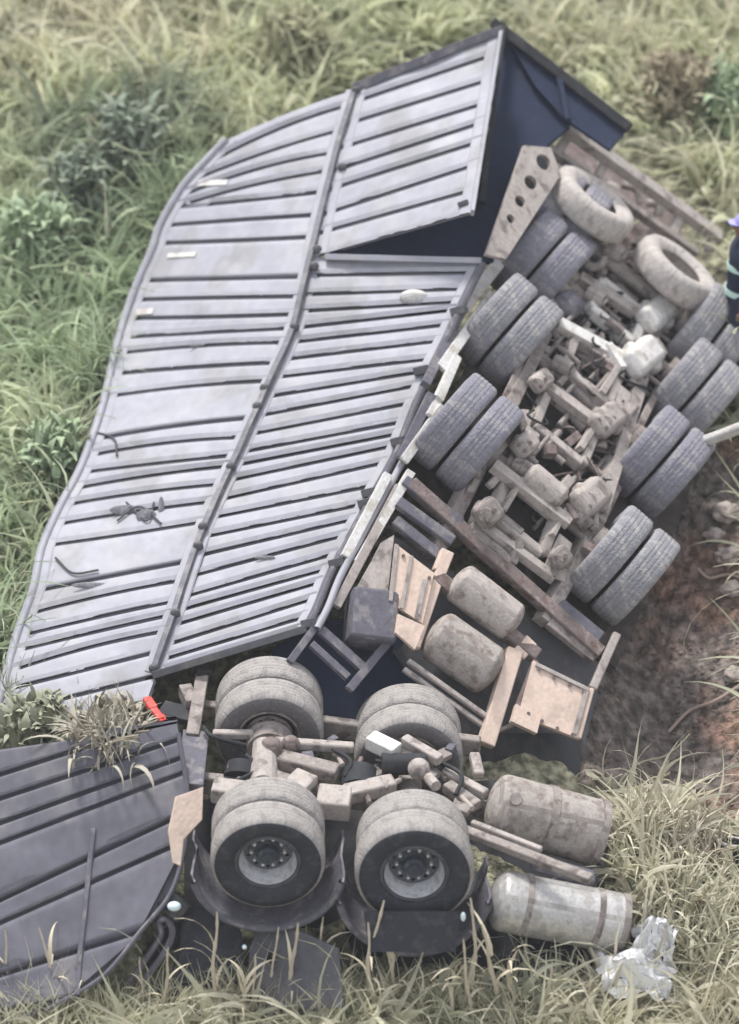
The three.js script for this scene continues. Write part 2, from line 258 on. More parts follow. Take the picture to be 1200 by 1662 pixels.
const wp = (x, y, lift = 0) => P(x, y, dW(x, y) - lift);
const wallN = p => { const [x, y] = toPix(p), n = wp(x + 4, y).sub(wp(x - 4, y)).cross(wp(x, y - 4).sub(wp(x, y + 4))).normalize(); if (n.dot(B) < 0) n.negate(); return n; };
const rowInterp = (rows, v) => { const k = clamp(v, 0, 1) * (rows.length - 1), i = Math.min(rows.length - 2, Math.floor(k)), t = k - i; const at = j => rows[clamp(j, 0, rows.length - 1)]; return at(i).map((_, c) => { const p0 = at(i - 1)[c], p1 = at(i)[c], p2 = at(i + 1)[c], p3 = at(i + 2)[c]; return 0.5 * (2 * p1 + (p2 - p0) * t + (2 * p0 - 5 * p1 + 4 * p2 - p3) * t * t + (3 * p1 - p0 - 3 * p2 + p3) * t * t * t); }); };
const trailer = thing('tipper_trailer', 'long overturned tipper trailer with ribbed grey bin wall and dusty axles facing up', 'trailer', hit(620, 800));
const LEFT = [[577, 146, 478, 180, 372, 226], [563, 178, 455, 213, 330, 270], [553, 212, 440, 246, 303, 300], [546, 248, 425, 274, 285, 328], [536, 300, 405, 320, 272, 350], [524, 349, 395, 358, 260, 374], [512, 385, 385, 392, 252, 402], [490, 450, 355, 454, 226, 462], [470, 510, 335, 516, 204, 524], [448, 557, 315, 564, 190, 576], [423, 620, 295, 630, 174, 646], [400, 680, 275, 694, 155, 708], [377, 740, 250, 756, 132, 766], [353, 787, 225, 804, 102, 822], [325, 848, 195, 872, 72, 890], [305, 912, 175, 940, 58, 956], [280, 977, 160, 1006, 30, 1036], [250, 1060, 130, 1090, 8, 1120], [238, 1095, 120, 1125, -2, 1155], [226, 1140, 106, 1168, -16, 1198]];
const wallL = part(trailer, 'bin_wall', gridSolid((u, v) => { const r = rowInterp(LEFT, v), a = 1 - u; const x = r[0] * a * (1 - 2 * u) + r[2] * 4 * u * a + r[4] * u * (2 * u - 1), y = r[1] * a * (1 - 2 * u) + r[3] * 4 * u * a + r[5] * u * (2 * u - 1); return wp(x, y, -0.065); }, 24, 90, 0.03), M.wall);
const RIGHT = [[522, 418, 778, 428], [497, 480, 748, 488], [470, 545, 722, 545], [437, 620, 695, 600], [405, 692, 668, 662], [375, 760, 642, 728], [345, 826, 606, 795], [318, 893, 570, 860], [290, 972, 530, 935], [268, 1035, 510, 985], [250, 1092, 493, 1018]];
const wallR = part(trailer, 'bin_wall', gridSolid((u, v) => { const r = rowInterp(RIGHT, v); return wp(r[0] - 16 + (r[2] - r[0] + 16) * u, r[1] + (r[3] - r[1]) * u, -0.065 - 0.02 * (1 - u)); }, 24, 80, 0.03), M.wall);
const RIBS_L = [[565, 172, 460, 207, 355, 258], [552, 212, 440, 245, 322, 290], [545, 248, 425, 273, 303, 316], [556, 274, 420, 299, 297, 334], [532, 311, 410, 325, 286, 337], [524, 349, 400, 357, 275, 366], [512, 385, 390, 391, 268, 395], [490, 450, 360, 453, 240, 456], [480, 482, 350, 484, 228, 487], [470, 511, 345, 515, 220, 517], [478, 533, 340, 540, 218, 547], [448, 557, 320, 562, 198, 573], [436, 590, 310, 597, 190, 607], [423, 620, 300, 628, 183, 643], [400, 680, 300, 690, 207, 705], [388, 711, 290, 717, 190, 733], [377, 740, 275, 750, 160, 764], [375, 757, 260, 770, 125, 793], [353, 787, 230, 800, 118, 818], [342, 815, 225, 830, 88, 852], [325, 848, 200, 868, 80, 885], [305, 912, 210, 930, 108, 950], [293, 943, 190, 962, 75, 990], [280, 977, 170, 1000, 42, 1030], [285, 997, 160, 1025, 42, 1053], [260, 1027, 150, 1050, 32, 1085], [250, 1060, 150, 1085, 30, 1115], [236, 1102, 130, 1128, 12, 1158]];
const lookup = (tab, y) => { let k = 0; while (k < tab.length - 2 && tab[k + 1][1] < y) k++; const [a, b] = tab[k], [c, d] = tab[k + 1]; return a + (c - a) * (y - b) / (d - b); };
// a channel's line across a panel, carried on to the panel's two edges: a function of u
function lineTo(p, edge0, edge1) {
  const end = (p, q, tab) => { let y = q[1]; for (let k = 0; k < 6; k++) y = q[1] + (q[1] - p[1]) / (q[0] - p[0]) * (lookup(tab, y) - q[0]); return [lookup(tab, y), y]; };
  const m = p[1], a = end(m, p[0], edge0), b = end(m, p[2], edge1), um = (m[0] - a[0]) / (b[0] - a[0]);
  return u => [a[0] + (b[0] - a[0]) * u, a[1] * (u - um) * (u - 1) / um + m[1] * u * (u - 1) / (um * (um - 1)) + b[1] * u * (u - um) / (1 - um)];
}
function pressedPanels(lines, place, parent, nu = 16, half = 2.8) {
  for (let k = 0; k < lines.length - 1; k++) {
    const A = lines[k], C = lines[k + 1], a = k ? half : 0, c = k < lines.length - 2 ? half : 0;
    part(trailerOf(parent), 'wall_panel', gridSolid((u, v) => {
      const p = A(u), q = C(u), y0 = p[1] + a, y1 = q[1] - c, x0 = p[0], x1 = q[0];
      const e = Math.min(1, v * 7, (1 - v) * 7), l = 0.006 * Math.sqrt(e) - 0.006;                    // rolled edges
      return place(x0 + (x1 - x0) * v, y0 + (y1 - y0) * v, l);
    }, nu, 10, 0.05), parent.material, parent);
  }
}
const trailerOf = m => { let o = m; while (o.parent && o.parent !== scene) o = o.parent; return o; };
const mid3 = ([a, b, c, d]) => [[a, b], [(a + c) / 2, (b + d) / 2], [c, d]];
{
  const eL = LEFT.map(r => [r[4], r[5]]), seamL = SEAM.map(([x, y]) => [x + 4, y]);
  const L = [LEFT[0], ...RIBS_L, LEFT[LEFT.length - 1]].map(([a, b, c, d, e, f]) => lineTo([[a, b], [c, d], [e, f]], seamL, eL));
  pressedPanels(L, wp, wallL, 20);
}
const RIBS_R = [[520, 447, 752, 443], [510, 478, 735, 470], [500, 505, 715, 492], [478, 533, 742, 503], [483, 555, 705, 530], [468, 583, 695, 556], [455, 612, 682, 585], [443, 643, 560, 624], [432, 673, 668, 628], [418, 703, 655, 657], [405, 732, 640, 688], [375, 757, 640, 706], [388, 777, 630, 726], [372, 808, 622, 752], [358, 838, 600, 790], [345, 869, 575, 822], [333, 900, 562, 846], [320, 933, 550, 872], [313, 965, 535, 902], [288, 992, 545, 920], [290, 1013, 515, 947], [278, 1045, 500, 975], [268, 1070, 488, 1004]];
{
  const e1 = RIGHT.map(r => [r[2], r[3]]), L = [[522, 418, 776, 427], ...RIBS_R, [250, 1092, 493, 1018]].map(p => lineTo(mid3(p), SEAM, e1));
  pressedPanels(L, wp, wallR, 10, 2.7);
  for (const [tab, w] of [[SEAM.slice(2, 9).map(([x, y]) => [x + 10, y]), 0.08], [RIGHT.map(r => [r[2] - 8, r[3]]), 0.09]]) part(trailer, 'panel_border', sweep(tab.map(([x, y]) => wp(x, y, 0.002)), w, 0.012, wallN), M.wall, wallR);
  for (const [tab, w] of [[SEAM.slice(0, 9).map(([x, y]) => [x - 9, y]), 0.09], [LEFT.map(r => [r[4] + 9, r[5] - 1]), 0.1]]) part(trailer, 'panel_border', sweep(tab.map(([x, y]) => wp(x, y, 0.002)), w, 0.012, wallN), M.wall, wallL);
}
{ // seam post with its hinge knobs, the two long edge rails
  const ys = [150, 250, 330, 405]; const s1 = [150, 240, 330, 405, 470, 540, 600, 660, 720, 780, 840, 900, 960, 1020, 1085].map(y => wp(seamX(y), y, 0.03));
  const post = part(trailer, 'seam_post', sweep(s1, 0.075, 0.05, wallN), M.seam);
  for (const [x, y] of [[578, 147], [556, 272], [515, 405], [510, 432], [478, 531], [430, 630], [418, 660], [375, 758], [330, 855], [322, 886], [285, 995], [250, 1085]]) part(trailer, 'hinge_knob', ball(wp(x, y, 0.06), 0.05, 1, 1, 0.8), M.dark, post);
  const edge = LEFT.map(r => wp(r[4] - 4, r[5], 0.02));
  part(trailer, 'edge_rail', tube(edge, 0.045, 8, 120), M.wall);
  const re = RIGHT.map(r => wp(r[2] + 6, r[3], 0.03));
  part(trailer, 'edge_rail', tube(re, 0.04, 8, 80), M.slate);
  part(trailer, 'edge_rail', tube(RIGHT.slice(5).map(r => wp(r[2] + 22, r[3] + 2, 0.06)), 0.035, 8, 60), M.wall);
  part(trailer, 'edge_rail', bar(wp(248, 1096, 0.04), wp(498, 1020, 0.04), 0.07, 0.06), M.dark);
  for (const [x, y] of [[742, 503], [700, 598], [682, 600], [645, 715], [598, 798], [592, 815], [545, 912], [500, 1010]]) part(trailer, 'hinge_bracket', bar(wp(x - 10, y + 4, 0.05), wp(x + 14, y - 2, 0.07), 0.08, 0.07), M.dark);
  // pale stickers and rubbed patches on the wall
  for (const [x, y, w, h] of [[345, 297, 48, 11], [295, 414, 46, 9], [235, 506, 28, 11]]) part(trailer, 'reflector_strip', bar(wp(x - w / 2, y + 1, 0.012), wp(x + w / 2, y - 1, 0.012), h / 168, 0.012, wallN(wp(x, y)), 0.003), M.white);
  part(trailer, 'mud_splash', new THREE.IcosahedronGeometry(0.11, 3).scale(1.3, 0.7, 0.6).applyMatrix4(new THREE.Matrix4().setPosition(wp(672, 482, 0.01))), M.white);
}
for (const [x, y, a, b] of [[205, 828, 0.16, 0.05], [238, 838, 0.1, 0.07], [262, 826, 0.03, 0.12], [150, 950, 0.2, 0.03], [430, 905, 0.1, 0.02], [320, 560, 0.09, 0.02]]) part(trailer, 'mud_splash', new THREE.IcosahedronGeometry(1, 3).scale(a, b, 0.012).applyMatrix4(basis(R, U, B, wp(x, y, 0.012))), M.mudOnWall);
for (const [p, q, r] of [[[190, 845], [225, 822], [262, 850]], [[205, 815], [240, 845], [250, 815]], [[150, 700], [185, 712], [190, 740]], [[90, 905], [120, 930], [160, 925]]]) part(trailer, 'caught_twig', tube([p, q, r].map(([x, y]) => wp(x, y, 0.03)), 0.011, 5), M.dark);
// the raised flap with its own ribs, and the dark hollow behind it
const flapD = (x, y) => { const t = clamp((x - seamX(y)) / 240, 0, 1.2); return dW(x, y) - 0.015 - t * (0.35 + 0.25 * smooth(100, 380, y)); };
const fp = (x, y, l = 0) => P(x, y, flapD(x, y) - l);
const flapN = p => { const [x, y] = toPix(p), n = fp(x + 4, y).sub(fp(x - 4, y)).cross(fp(x, y - 4).sub(fp(x, y + 4))).normalize(); if (n.dot(B) < 0) n.negate(); return n; };
const FL = [[574, 142, 812, 55], [557, 210, 801, 135], [536, 288, 787, 220], [522, 348, 777, 285], [509, 416, 766, 344]];
const flap = part(trailer, 'side_flap', gridSolid((u, v) => { const r = rowInterp(FL, v); return fp(r[0] + (r[2] - r[0]) * u, r[1] + (r[3] - r[1]) * u, -0.065); }, 20, 24, 0.03), M.wall);
{
  const e0 = FL.map(r => [r[0], r[1]]), e1 = FL.map(r => [r[2], r[3]]);
  const L = [[574, 142, 812, 55], [590, 161, 787, 94], [578, 197, 781, 134], [567, 236, 774, 172], [556, 273, 790, 197], [556, 301, 767, 234], [547, 341, 756, 273], [542, 372, 748, 314], [509, 416, 766, 344]].map(p => lineTo(mid3(p), e0, e1));
  pressedPanels(L, fp, flap, 12, 3.3);
  for (const [a, w] of [[e1.map(([x, y]) => [x - 12, y + 3]), 0.13], [e0.map(([x, y]) => [x + 16, y - 5]), 0.1]]) part(trailer, 'panel_border', sweep(a.map(([x, y]) => fp(x, y, 0.002)), w, 0.012, flapN), M.wall, flap);
}
part(trailer, 'flap_rail', bar(fp(575, 143, 0.02), fp(815, 48, 0.02), 0.09, 0.08), M.slate, flap);
part(trailer, 'flap_rail', bar(fp(813, 52, 0.0), fp(767, 346, 0.0), 0.04, 0.09), M.wall, flap);
part(trailer, 'flap_latch', bar(fp(744, 333, 0.03), fp(760, 327, 0.03), 0.05, 0.04), M.dark, flap);
{
  const nd = (x, y) => 34.35 - (y - 60) * 0.0032 + 0.0007 * (x - 800);
  const np = (x, y, l = 0) => P(x, y, nd(x, y) - l);
  part(trailer, 'bin_end', plate([np(530, 414), np(822, 40), np(925, 128), np(925, 205), np(870, 250), np(800, 425)].reverse(), 0.06), M.navy);
  part(trailer, 'bin_end', plate([np(815, 45, 0.08), np(905, 115, 0.08), np(1022, 205, 0.08), np(990, 242, 0.08), np(915, 190, 0.08), np(870, 140, 0.08)].reverse(), 0.05), M.navy);
  part(trailer, 'end_rail', bar(np(800, 36, 0.12), np(1022, 208, 0.12), 0.1, 0.1), M.black);
  part(trailer, 'end_rail', bar(np(817, 45, 0.2), np(782, 330, 0.2), 0.06, 0.1), M.black);
  part(trailer, 'end_rail', bar(np(905, 112, 0.12), np(922, 195, 0.12), 0.06, 0.06), M.navy);
  part(trailer, 'sill_rail', bar(wp(528, 417, 0.06), wp(782, 423, 0.06), 0.06, 0.06), M.wall);
}

// ───────────────────────── the trailer: running gear ─────────────────────────
const ij = (x, y) => { const X = x - 884, Y = y - 810, j = (0.65 * X / 0.76 - Y) / (0.93 + 0.65 * 0.36 / 0.76), i = (X - 0.36 * j) / 0.76; return [i, j]; };
const dT = (x, y) => { const [i, j] = ij(x, y); return 31.8 - i * 0.0001 + (j > 0 ? j * 0.0058 + Math.max(0, j - 250) * 0.002 : j * 0.0022); };
const tp = (x, y, h = 0) => P(x, y, dT(x, y) - h);             // h metres towards the viewer from the axle plane
const NR = cv(0.6, 0.42, 0.68).normalize(), NF = cv(0.3, 0.3, 0.9).normalize();
const protoT = wheelProto(M.tread, M.side, M.dust2, M.dust2, true, 0.512, M.dust2, true);
const protoT2 = wheelProto(M.tread2, M.side, M.dust2, M.dust2, true, 0.512, M.dust2, true);
const AX = [[[757, 703], [1010, 918]], [[824, 538], [1070, 752]], [[880, 428], [1125, 640]], [[908, 360], [1152, 550]]];
const pr = rng(5);
AX.forEach(([[lx, ly], [rx, ry]], k) => {
  const up = k === 3 ? 0.25 : 0, l = tp(lx, ly, up), r = tp(rx, ry, up), a = r.clone().sub(l).normalize(), off = 0.17;
  for (const [c, s] of [[l, -1], [r, 1]]) for (const o of [-off, off]) placeWheel(trailer, (s > 0) === (k !== 1) ? protoT2 : protoT, c.clone().addScaledVector(a, o), a.clone().multiplyScalar(s * (o * s > 0 ? 1 : -1)), pr() * 6);
  part(trailer, 'axle', [cyl(l.clone().addScaledVector(a, 0.2), r.clone().addScaledVector(a, -0.2), 0.075)], k > 1 ? M.dust : M.dust2);
  for (const [c, s] of [[l, 1], [r, -1]]) {
    part(trailer, 'brake_drum', [cyl(c.clone().addScaledVector(a, s * 0.2), c.clone().addScaledVector(a, s * 0.38), 0.2, 0.17, 24)], M.dust2);
    const q = c.clone().addScaledVector(a, s * 0.52).addScaledVector(NR, 0.1), q2 = q.clone().addScaledVector(a, s * 0.17).addScaledVector(NR, 0.06);
    part(trailer, 'brake_chamber', [cyl(q, q.clone().lerp(q2, 0.45), 0.08, 0.085), cyl(q.clone().lerp(q2, 0.47), q2, 0.088, 0.078), cyl(q2, q2.clone().addScaledVector(a, s * 0.03), 0.05, 0.04)], k > 1 ? M.dust : M.dust2);
  }
});
const D4 = [['white', 1066, 510, 27], ['white', 1042, 580, 29], ['dust', 985, 682, 25], ['dust', 958, 808, 28], ['dust2', 792, 832, 23], ['dust', 878, 618, 17], ['dust', 852, 722, 19], ['dust2', 910, 905, 18]];
for (const [m, x, y, r] of D4) {
  const k = r / 172, seat = part(trailer, 'spring_seat', [bar(tp(x - r * 0.75, y + r * 0.6, 0.3), tp(x + r * 0.75, y - r * 0.6, 0.3), k * 1.9, k * 1.3, NR, k * 0.5), bar(tp(x - r, y - r * 0.4, 0.22), tp(x + r, y + r * 0.5, 0.22), k * 1.3, k, NR, k * 0.35), cyl(tp(x, y, 0.1), tp(x - 4, y + 4, 0.4), k * 0.7, k * 0.5, 16)], M[m]);
  for (const [a, b] of [[-0.5, 0], [0.45, -0.15], [0, 0.5]]) part(trailer, 'bolt', cyl(tp(x + a * r, y + b * r, 0.36), tp(x + a * r, y + b * r, 0.43), 0.022, undefined, 6), M.rust, seat);
}
// long chassis rails and cross members
for (const [x0, y0, x1, y1, m, w] of [[700, 905, 805, 700, 'dust2', 0.13], [805, 700, 905, 490, 'dust2', 0.13], [905, 490, 955, 330, 'dust', 0.12], [880, 1010, 965, 850, 'dust', 0.13], [965, 850, 1030, 640, 'dust', 0.13], [1030, 640, 1085, 440, 'dust2', 0.12]])
  part(trailer, 'chassis_rail', bar(tp(x0, y0, 0.02), tp(x1, y1, 0.02), w, 0.2, NR), M[m]);
for (const [x0, y0, x1, y1, w, m, h] of [[800, 755, 925, 850, 0.12, 'dust', 0.2], [870, 615, 985, 700, 0.11, 'dust', 0.2], [905, 525, 1045, 600, 0.13, 'white', 0.2], [940, 450, 1050, 520, 0.12, 'dust', 0.2], [765, 840, 900, 940, 0.09, 'dust', 0.12], [985, 560, 1010, 600, 0.09, 'white', 0.25], [845, 780, 815, 830, 0.05, 'dust', 0.18], [895, 870, 920, 820, 0.05, 'dust', 0.2], [940, 730, 965, 690, 0.06, 'dust', 0.2], [975, 640, 1005, 590, 0.07, 'dust', 0.2], [1010, 540, 985, 520, 0.06, 'dust2', 0.2]])
  part(trailer, 'cross_member', bar(tp(x0, y0, h), tp(x1, y1, h), w, 0.1, NR), M[m]);
const FLOOR = [[640, 775, 1000, 1085], [735, 640, 1080, 900], [800, 500, 1130, 760], [840, 400, 1150, 620], [870, 300, 1165, 500]];
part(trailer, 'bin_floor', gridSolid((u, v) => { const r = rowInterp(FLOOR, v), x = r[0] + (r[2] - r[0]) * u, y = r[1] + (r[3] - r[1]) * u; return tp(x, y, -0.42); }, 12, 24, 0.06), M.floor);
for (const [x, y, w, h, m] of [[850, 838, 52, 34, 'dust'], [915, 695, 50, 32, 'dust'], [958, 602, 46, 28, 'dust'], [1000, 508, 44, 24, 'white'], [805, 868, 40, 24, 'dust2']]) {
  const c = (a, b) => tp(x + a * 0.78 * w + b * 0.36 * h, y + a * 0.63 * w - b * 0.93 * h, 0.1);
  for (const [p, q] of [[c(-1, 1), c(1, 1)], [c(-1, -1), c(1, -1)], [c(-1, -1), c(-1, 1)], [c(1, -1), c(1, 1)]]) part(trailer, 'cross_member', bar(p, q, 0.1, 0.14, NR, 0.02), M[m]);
  part(trailer, 'gap_shade_sheet', quadSheet(tp(x - 30, y - 40, -0.2), tp(x + 50, y - 5, -0.2), tp(x + 30, y + 40, -0.2), tp(x - 50, y + 5, -0.2), 0.03), M.floor);  // dark sheets set in the frame openings, gap shade as colour
}
// cylinder lying across, hanger plates, hoses, leaf springs
part(trailer, 'air_cylinder', tank(tp(855, 765, 0.26), tp(915, 815, 0.26), 0.13), M.dust);
part(trailer, 'air_cylinder', tank(tp(905, 480, 0.1), tp(935, 515, 0.1), 0.16), M.slate);
for (const [x, y, s] of [[905, 900, 1], [1005, 655, 0.9], [955, 815, 0.8], [855, 720, 0.9], [840, 735, 0.8], [1075, 500, 0.9]]) part(trailer, 'hanger_plate', plate([tp(x - 26 * s, y + 30 * s, 0.14), tp(x + 12 * s, y + 44 * s, 0.14), tp(x + 24 * s, y - 18 * s, 0.2), tp(x + 4 * s, y - 34 * s, 0.2)], 0.03, [[tp(x + 2 * s, y + 22 * s, 0.14), 0.025], [tp(x + 8 * s, y - 4 * s, 0.17), 0.02]]), M.dust);
for (const [x, y] of [[778, 770], [838, 610], [895, 500], [975, 850], [1040, 690], [1098, 590]]) { // leaf packs along the rails
  for (let k = 0; k < 4; k++) { const e = 1 - k * 0.16; part(trailer, 'leaf_spring', sweep([-1, -0.5, 0, 0.5, 1].map(t => tp(x + 30 * t * e, y - 62 * t * e, 0.02 + 0.02 * k + 0.06 * (1 - t * t))), 0.085, 0.016, () => NR.clone()), k % 2 ? M.dust2 : M.rust); }
}
const hr = rng(77);
for (let k = 0; k < 170; k++) {                                 // air lines, brackets and linkages among the axles
  const j = -30 + hr() * 400, i = (hr() - 0.5) * 190, x = 884 + i * 0.76 + j * 0.36, y = 810 + i * 0.65 - j * 0.93, h = -0.15 + hr() * 0.36;
  if (k % 3 === 0) part(trailer, 'air_line', tube([tp(x, y, h), tp(x + (hr() - 0.5) * 50, y + (hr() - 0.5) * 50, h + 0.08), tp(x + (hr() - 0.5) * 90, y + (hr() - 0.5) * 90, h), tp(x + (hr() - 0.5) * 120, y + (hr() - 0.5) * 120, h - 0.1)], 0.013, 6), k % 2 ? M.black : M.rust);
  else if (k % 3 === 1) part(trailer, 'bracket', bar(tp(x, y, h), tp(x + (hr() - 0.5) * 44, y + (hr() - 0.3) * 44, h), 0.05 + hr() * 0.06, 0.04 + hr() * 0.08, NR), [M.dust, M.dust2, M.dust, M.rust][k % 4]);
  else part(trailer, 'push_rod', cyl(tp(x, y, h), tp(x + (hr() < 0.5 ? 34 : -24), y + (hr() < 0.7 ? 28 : -40), h + 0.03), 0.02 + hr() * 0.02, undefined, 10), [M.dust, M.rust, M.dust2][k % 3]);
}
// spare tyres lying on the underside near the tail
function spareWheel(x, y, h, ax) {
  const g = new THREE.Group(); g.name = 'spare_tyre'; trailer.add(g);
  const c = tp(x, y, h); g.position.copy(c).sub(trailer.position); g.quaternion.setFromUnitVectors(V(0, 0, 1), ax.clone().normalize());
  addPart(g, 'sidewall', lathe([[0.255, -0.10], [0.30, -0.135], [0.38, -0.15], [0.44, -0.135], [0.475, -0.09], [0.48, 0], [0.475, 0.09], [0.44, 0.135], [0.38, 0.15], [0.30, 0.135], [0.255, 0.10], [0.245, 0.085], [0.29, 0.06], [0.29, -0.06], [0.245, -0.085], [0.255, -0.10]], 64), M.spare, true);
  addPart(g, 'carrier_hub', lathe2([[0.002, -0.16], [0.2, -0.16], [0.2, -0.1], [0.06, -0.08], [0.05, 0.02], [0.002, 0.02]], 24), M.dust2);
  return g;
}
spareWheel(960, 332, 0.95, cv(0.56, 0.68, 0.36)); spareWheel(1096, 443, 0.75, cv(0.56, 0.68, 0.36));
// tail: punched side plate, rear beam with openings, tray
part(trailer, 'tail_plate_and_shade', plate([tp(790, 412, 0.75), tp(822, 420, 0.75), tp(912, 282, 1.3), tp(894, 240, 1.4), tp(852, 236, 1.4)], 0.05, [[tp(884, 262, 1.35), 0.09], [tp(862, 296, 1.2), 0.08], [tp(843, 328, 1.05), 0.065], [tp(828, 356, 0.95), 0.05]]), M.dust);
part(trailer, 'tail_plate_and_shade', quadSheet(tp(795, 410, 0.55), tp(822, 418, 0.55), tp(900, 250, 1.1), tp(856, 242, 1.1), 0.04), M.black);  // added black sheet giving the punched holes their shade
part(trailer, 'tail_beam', bar(tp(908, 200, 1.1), tp(1168, 386, 0.5), 0.13, 0.12, NR), M.dust);
part(trailer, 'tail_beam', bar(tp(888, 240, 0.9), tp(1130, 412, 0.4), 0.08, 0.1, NR), M.dust2);
for (const [x0, y0, x1, y1] of [[985, 252, 970, 290], [1108, 340, 1090, 378], [1160, 378, 1150, 410], [925, 215, 905, 248]]) part(trailer, 'tail_post', bar(tp(x0, y0, 0.95 - (x0 - 908) * 0.002), tp(x1, y1, 0.85 - (x0 - 908) * 0.002), 0.09, 0.09, NR), M.dust);
for (const [x0, y0, x1, y1] of [[1010, 300, 1040, 330], [1050, 330, 1070, 350], [985, 300, 1000, 330], [1060, 370, 1030, 400], [985, 415, 960, 405]]) part(trailer, 'tail_bracket', tube([tp(x0, y0, 0.15), tp((x0 + x1) / 2 + 8, (y0 + y1) / 2 - 8, 0.25), tp(x1, y1, 0.15)], 0.045, 10), M.dust);
part(trailer, 'tail_pan', gridSolid((u, v) => tp(925 + 240 * u - 50 * v, 215 + 185 * u + 100 * v, -0.25), 8, 4, 0.04), M.rust);
part(trailer, 'hanger_hook', new THREE.TorusGeometry(0.1, 0.045, 10, 24, 4.2).applyMatrix4(alongZ(tp(962, 420, 0.2), tp(966, 416, 0.5))), M.dust);
part(trailer, 'hanger_hook', new THREE.TorusGeometry(0.09, 0.045, 10, 24).applyMatrix4(alongZ(tp(1022, 430, 0.2), tp(1026, 426, 0.5))), M.dust);
// white bars paint sky highlights on the left tyres, followed by guard strips
for (const [x0, y0, x1, y1, w] of [[752, 500, 895, 318, 0.13], [715, 598, 800, 478, 0.11], [712, 648, 742, 578, 0.1], [698, 676, 722, 622, 0.09], [655, 748, 720, 660, 0.1]]) part(trailer, 'guard_and_highlight', bar(tp(x0, y0, 0.12), tp(x1, y1, 0.12), w, 0.05, NR), M.white);
for (const [x0, y0, x1, y1, m] of [[650, 745, 700, 640, 'slate'], [690, 625, 752, 500, 'slate'], [667, 766, 580, 915, 'white'], [648, 790, 545, 985, 'dust'], [630, 770, 560, 905, 'white']]) part(trailer, 'guard_and_highlight', bar(tp(x0, y0, 0.1), tp(x1, y1, 0.1), 0.09, 0.08, NF), M[m]);

// ───────────────────────── the trailer: nose with air tanks ─────────────────────────
for (const [x0, y0, x1, y1, w, h, m, l] of [
  [665, 785, 975, 1062, 0.13, 0.14, 'rust', 0.1], [704, 934, 872, 1066, 0.13, 0.14, 'rust', 0.18], [835, 1055, 788, 1210, 0.16, 0.12, 'peach', 0.22], [722, 905, 672, 1052, 0.10, 0.1, 'peach', 0.2],
  [662, 1072, 802, 1172, 0.05, 0.06, 'dust', 0.22], [655, 1086, 790, 1182, 0.05, 0.06, 'dust', 0.18], [862, 1040, 840, 1064, 0.14, 0.1, 'peach', 0.2], [726, 895, 712, 930, 0.13, 0.1, 'peach', 0.2], [870, 1072, 836, 1160, 0.06, 0.06, 'rust', 0.24],
  [655, 780, 748, 850, 0.11, 0.1, 'slate', 0.12], [645, 815, 735, 880, 0.11, 0.1, 'slate', 0.14], [640, 845, 715, 905, 0.11, 0.1, 'slate', 0.1], [1002, 1028, 962, 1118, 0.08, 0.06, 'dust', 0.22], [905, 985, 972, 1040, 0.17, 0.12, 'slate', 0.1], [890, 1010, 965, 1070, 0.1, 0.1, 'dust2', 0.08], [960, 1118, 938, 1200, 0.05, 0.08, 'peach', 0.26], [798, 1190, 835, 1175, 0.04, 0.05, 'dust', 0.1]])
  part(trailer, 'frame_bar', bar(tp(x0, y0, l), tp(x1, y1, l), w, h, NF, 0.014), M[m]);
part(trailer, 'air_tank', tank(tp(737, 938, 0.2), tp(840, 1018, 0.2), 0.2), M.dust); part(trailer, 'air_tank', tank(tp(697, 1022, 0.16), tp(806, 1098, 0.16), 0.25), M.tankDust);
part(trailer, 'cover_plate', quadSheet(tp(642, 882, 0.3), tp(705, 930, 0.3), tp(686, 1012, 0.3), tp(634, 978, 0.3), 0.05), M.peach);
part(trailer, 'cover_plate', quadSheet(tp(640, 868, 0.22), tp(620, 880, 0.22), tp(575, 960, 0.2), tp(628, 978, 0.24), 0.05), M.dust);
part(trailer, 'cover_plate', quadSheet(tp(646, 996, 0.4), tp(690, 1016, 0.4), tp(674, 1054, 0.4), tp(642, 1026, 0.4), 0.05), M.peach);
part(trailer, 'cover_plate', quadSheet(tp(866, 1072, 0.3), tp(958, 1118, 0.3), tp(938, 1198, 0.3), tp(842, 1160, 0.3), 0.06), M.peach);
part(trailer, 'cover_plate', quadSheet(tp(838, 1142, 0.32), tp(878, 1166, 0.32), tp(872, 1190, 0.32), tp(830, 1170, 0.32), 0.08), M.peach);
for (const [x0, y0, x1, y1, w] of [[644, 884, 634, 976, 0.04], [668, 902, 652, 988, 0.035], [690, 940, 676, 1006, 0.05], [952, 1122, 932, 1192, 0.05], [870, 1078, 956, 1120, 0.04]]) part(trailer, 'plate_fold', bar(tp(x0, y0, 0.31), tp(x1, y1, 0.31), w, 0.03, NF, 0.006), M.dust);
for (const [x, y] of [[876, 1086], [900, 1100], [925, 1112], [948, 1124], [858, 1158], [880, 1170], [905, 1182], [930, 1192], [655, 902], [697, 938], [680, 1000], [645, 972]]) part(trailer, 'bolt', cyl(tp(x, y, 0.3), tp(x, y, 0.325), 0.018, undefined, 8), M.rust);
part(trailer, 'battery_box', [bar(tp(565, 1000, 0.1), tp(640, 1010, 0.1), 0.5, 0.4, NF, 0.04)], M.slate);
for (const [x0, y0, x1, y1, m, w] of [[470, 1075, 525, 1000, 'slate', 0.07], [520, 1022, 590, 1085, 'slate', 0.09], [505, 1045, 565, 1100, 'slate', 0.07], [566, 1120, 640, 1030, 'slate', 0.08], [600, 1000, 650, 1050, 'navy', 0.1]]) part(trailer, 'landing_strut', bar(tp(x0, y0, 0.15), tp(x1, y1, 0.15), w, 0.07, NF), M[m]);
part(trailer, 'nose_panel_and_shade', plate([tp(440, 1055, -0.25), tp(520, 1005, -0.25), tp(660, 1000, -0.25), tp(700, 1180, -0.25), tp(560, 1200, -0.25)].reverse(), 0.05), M.navy);
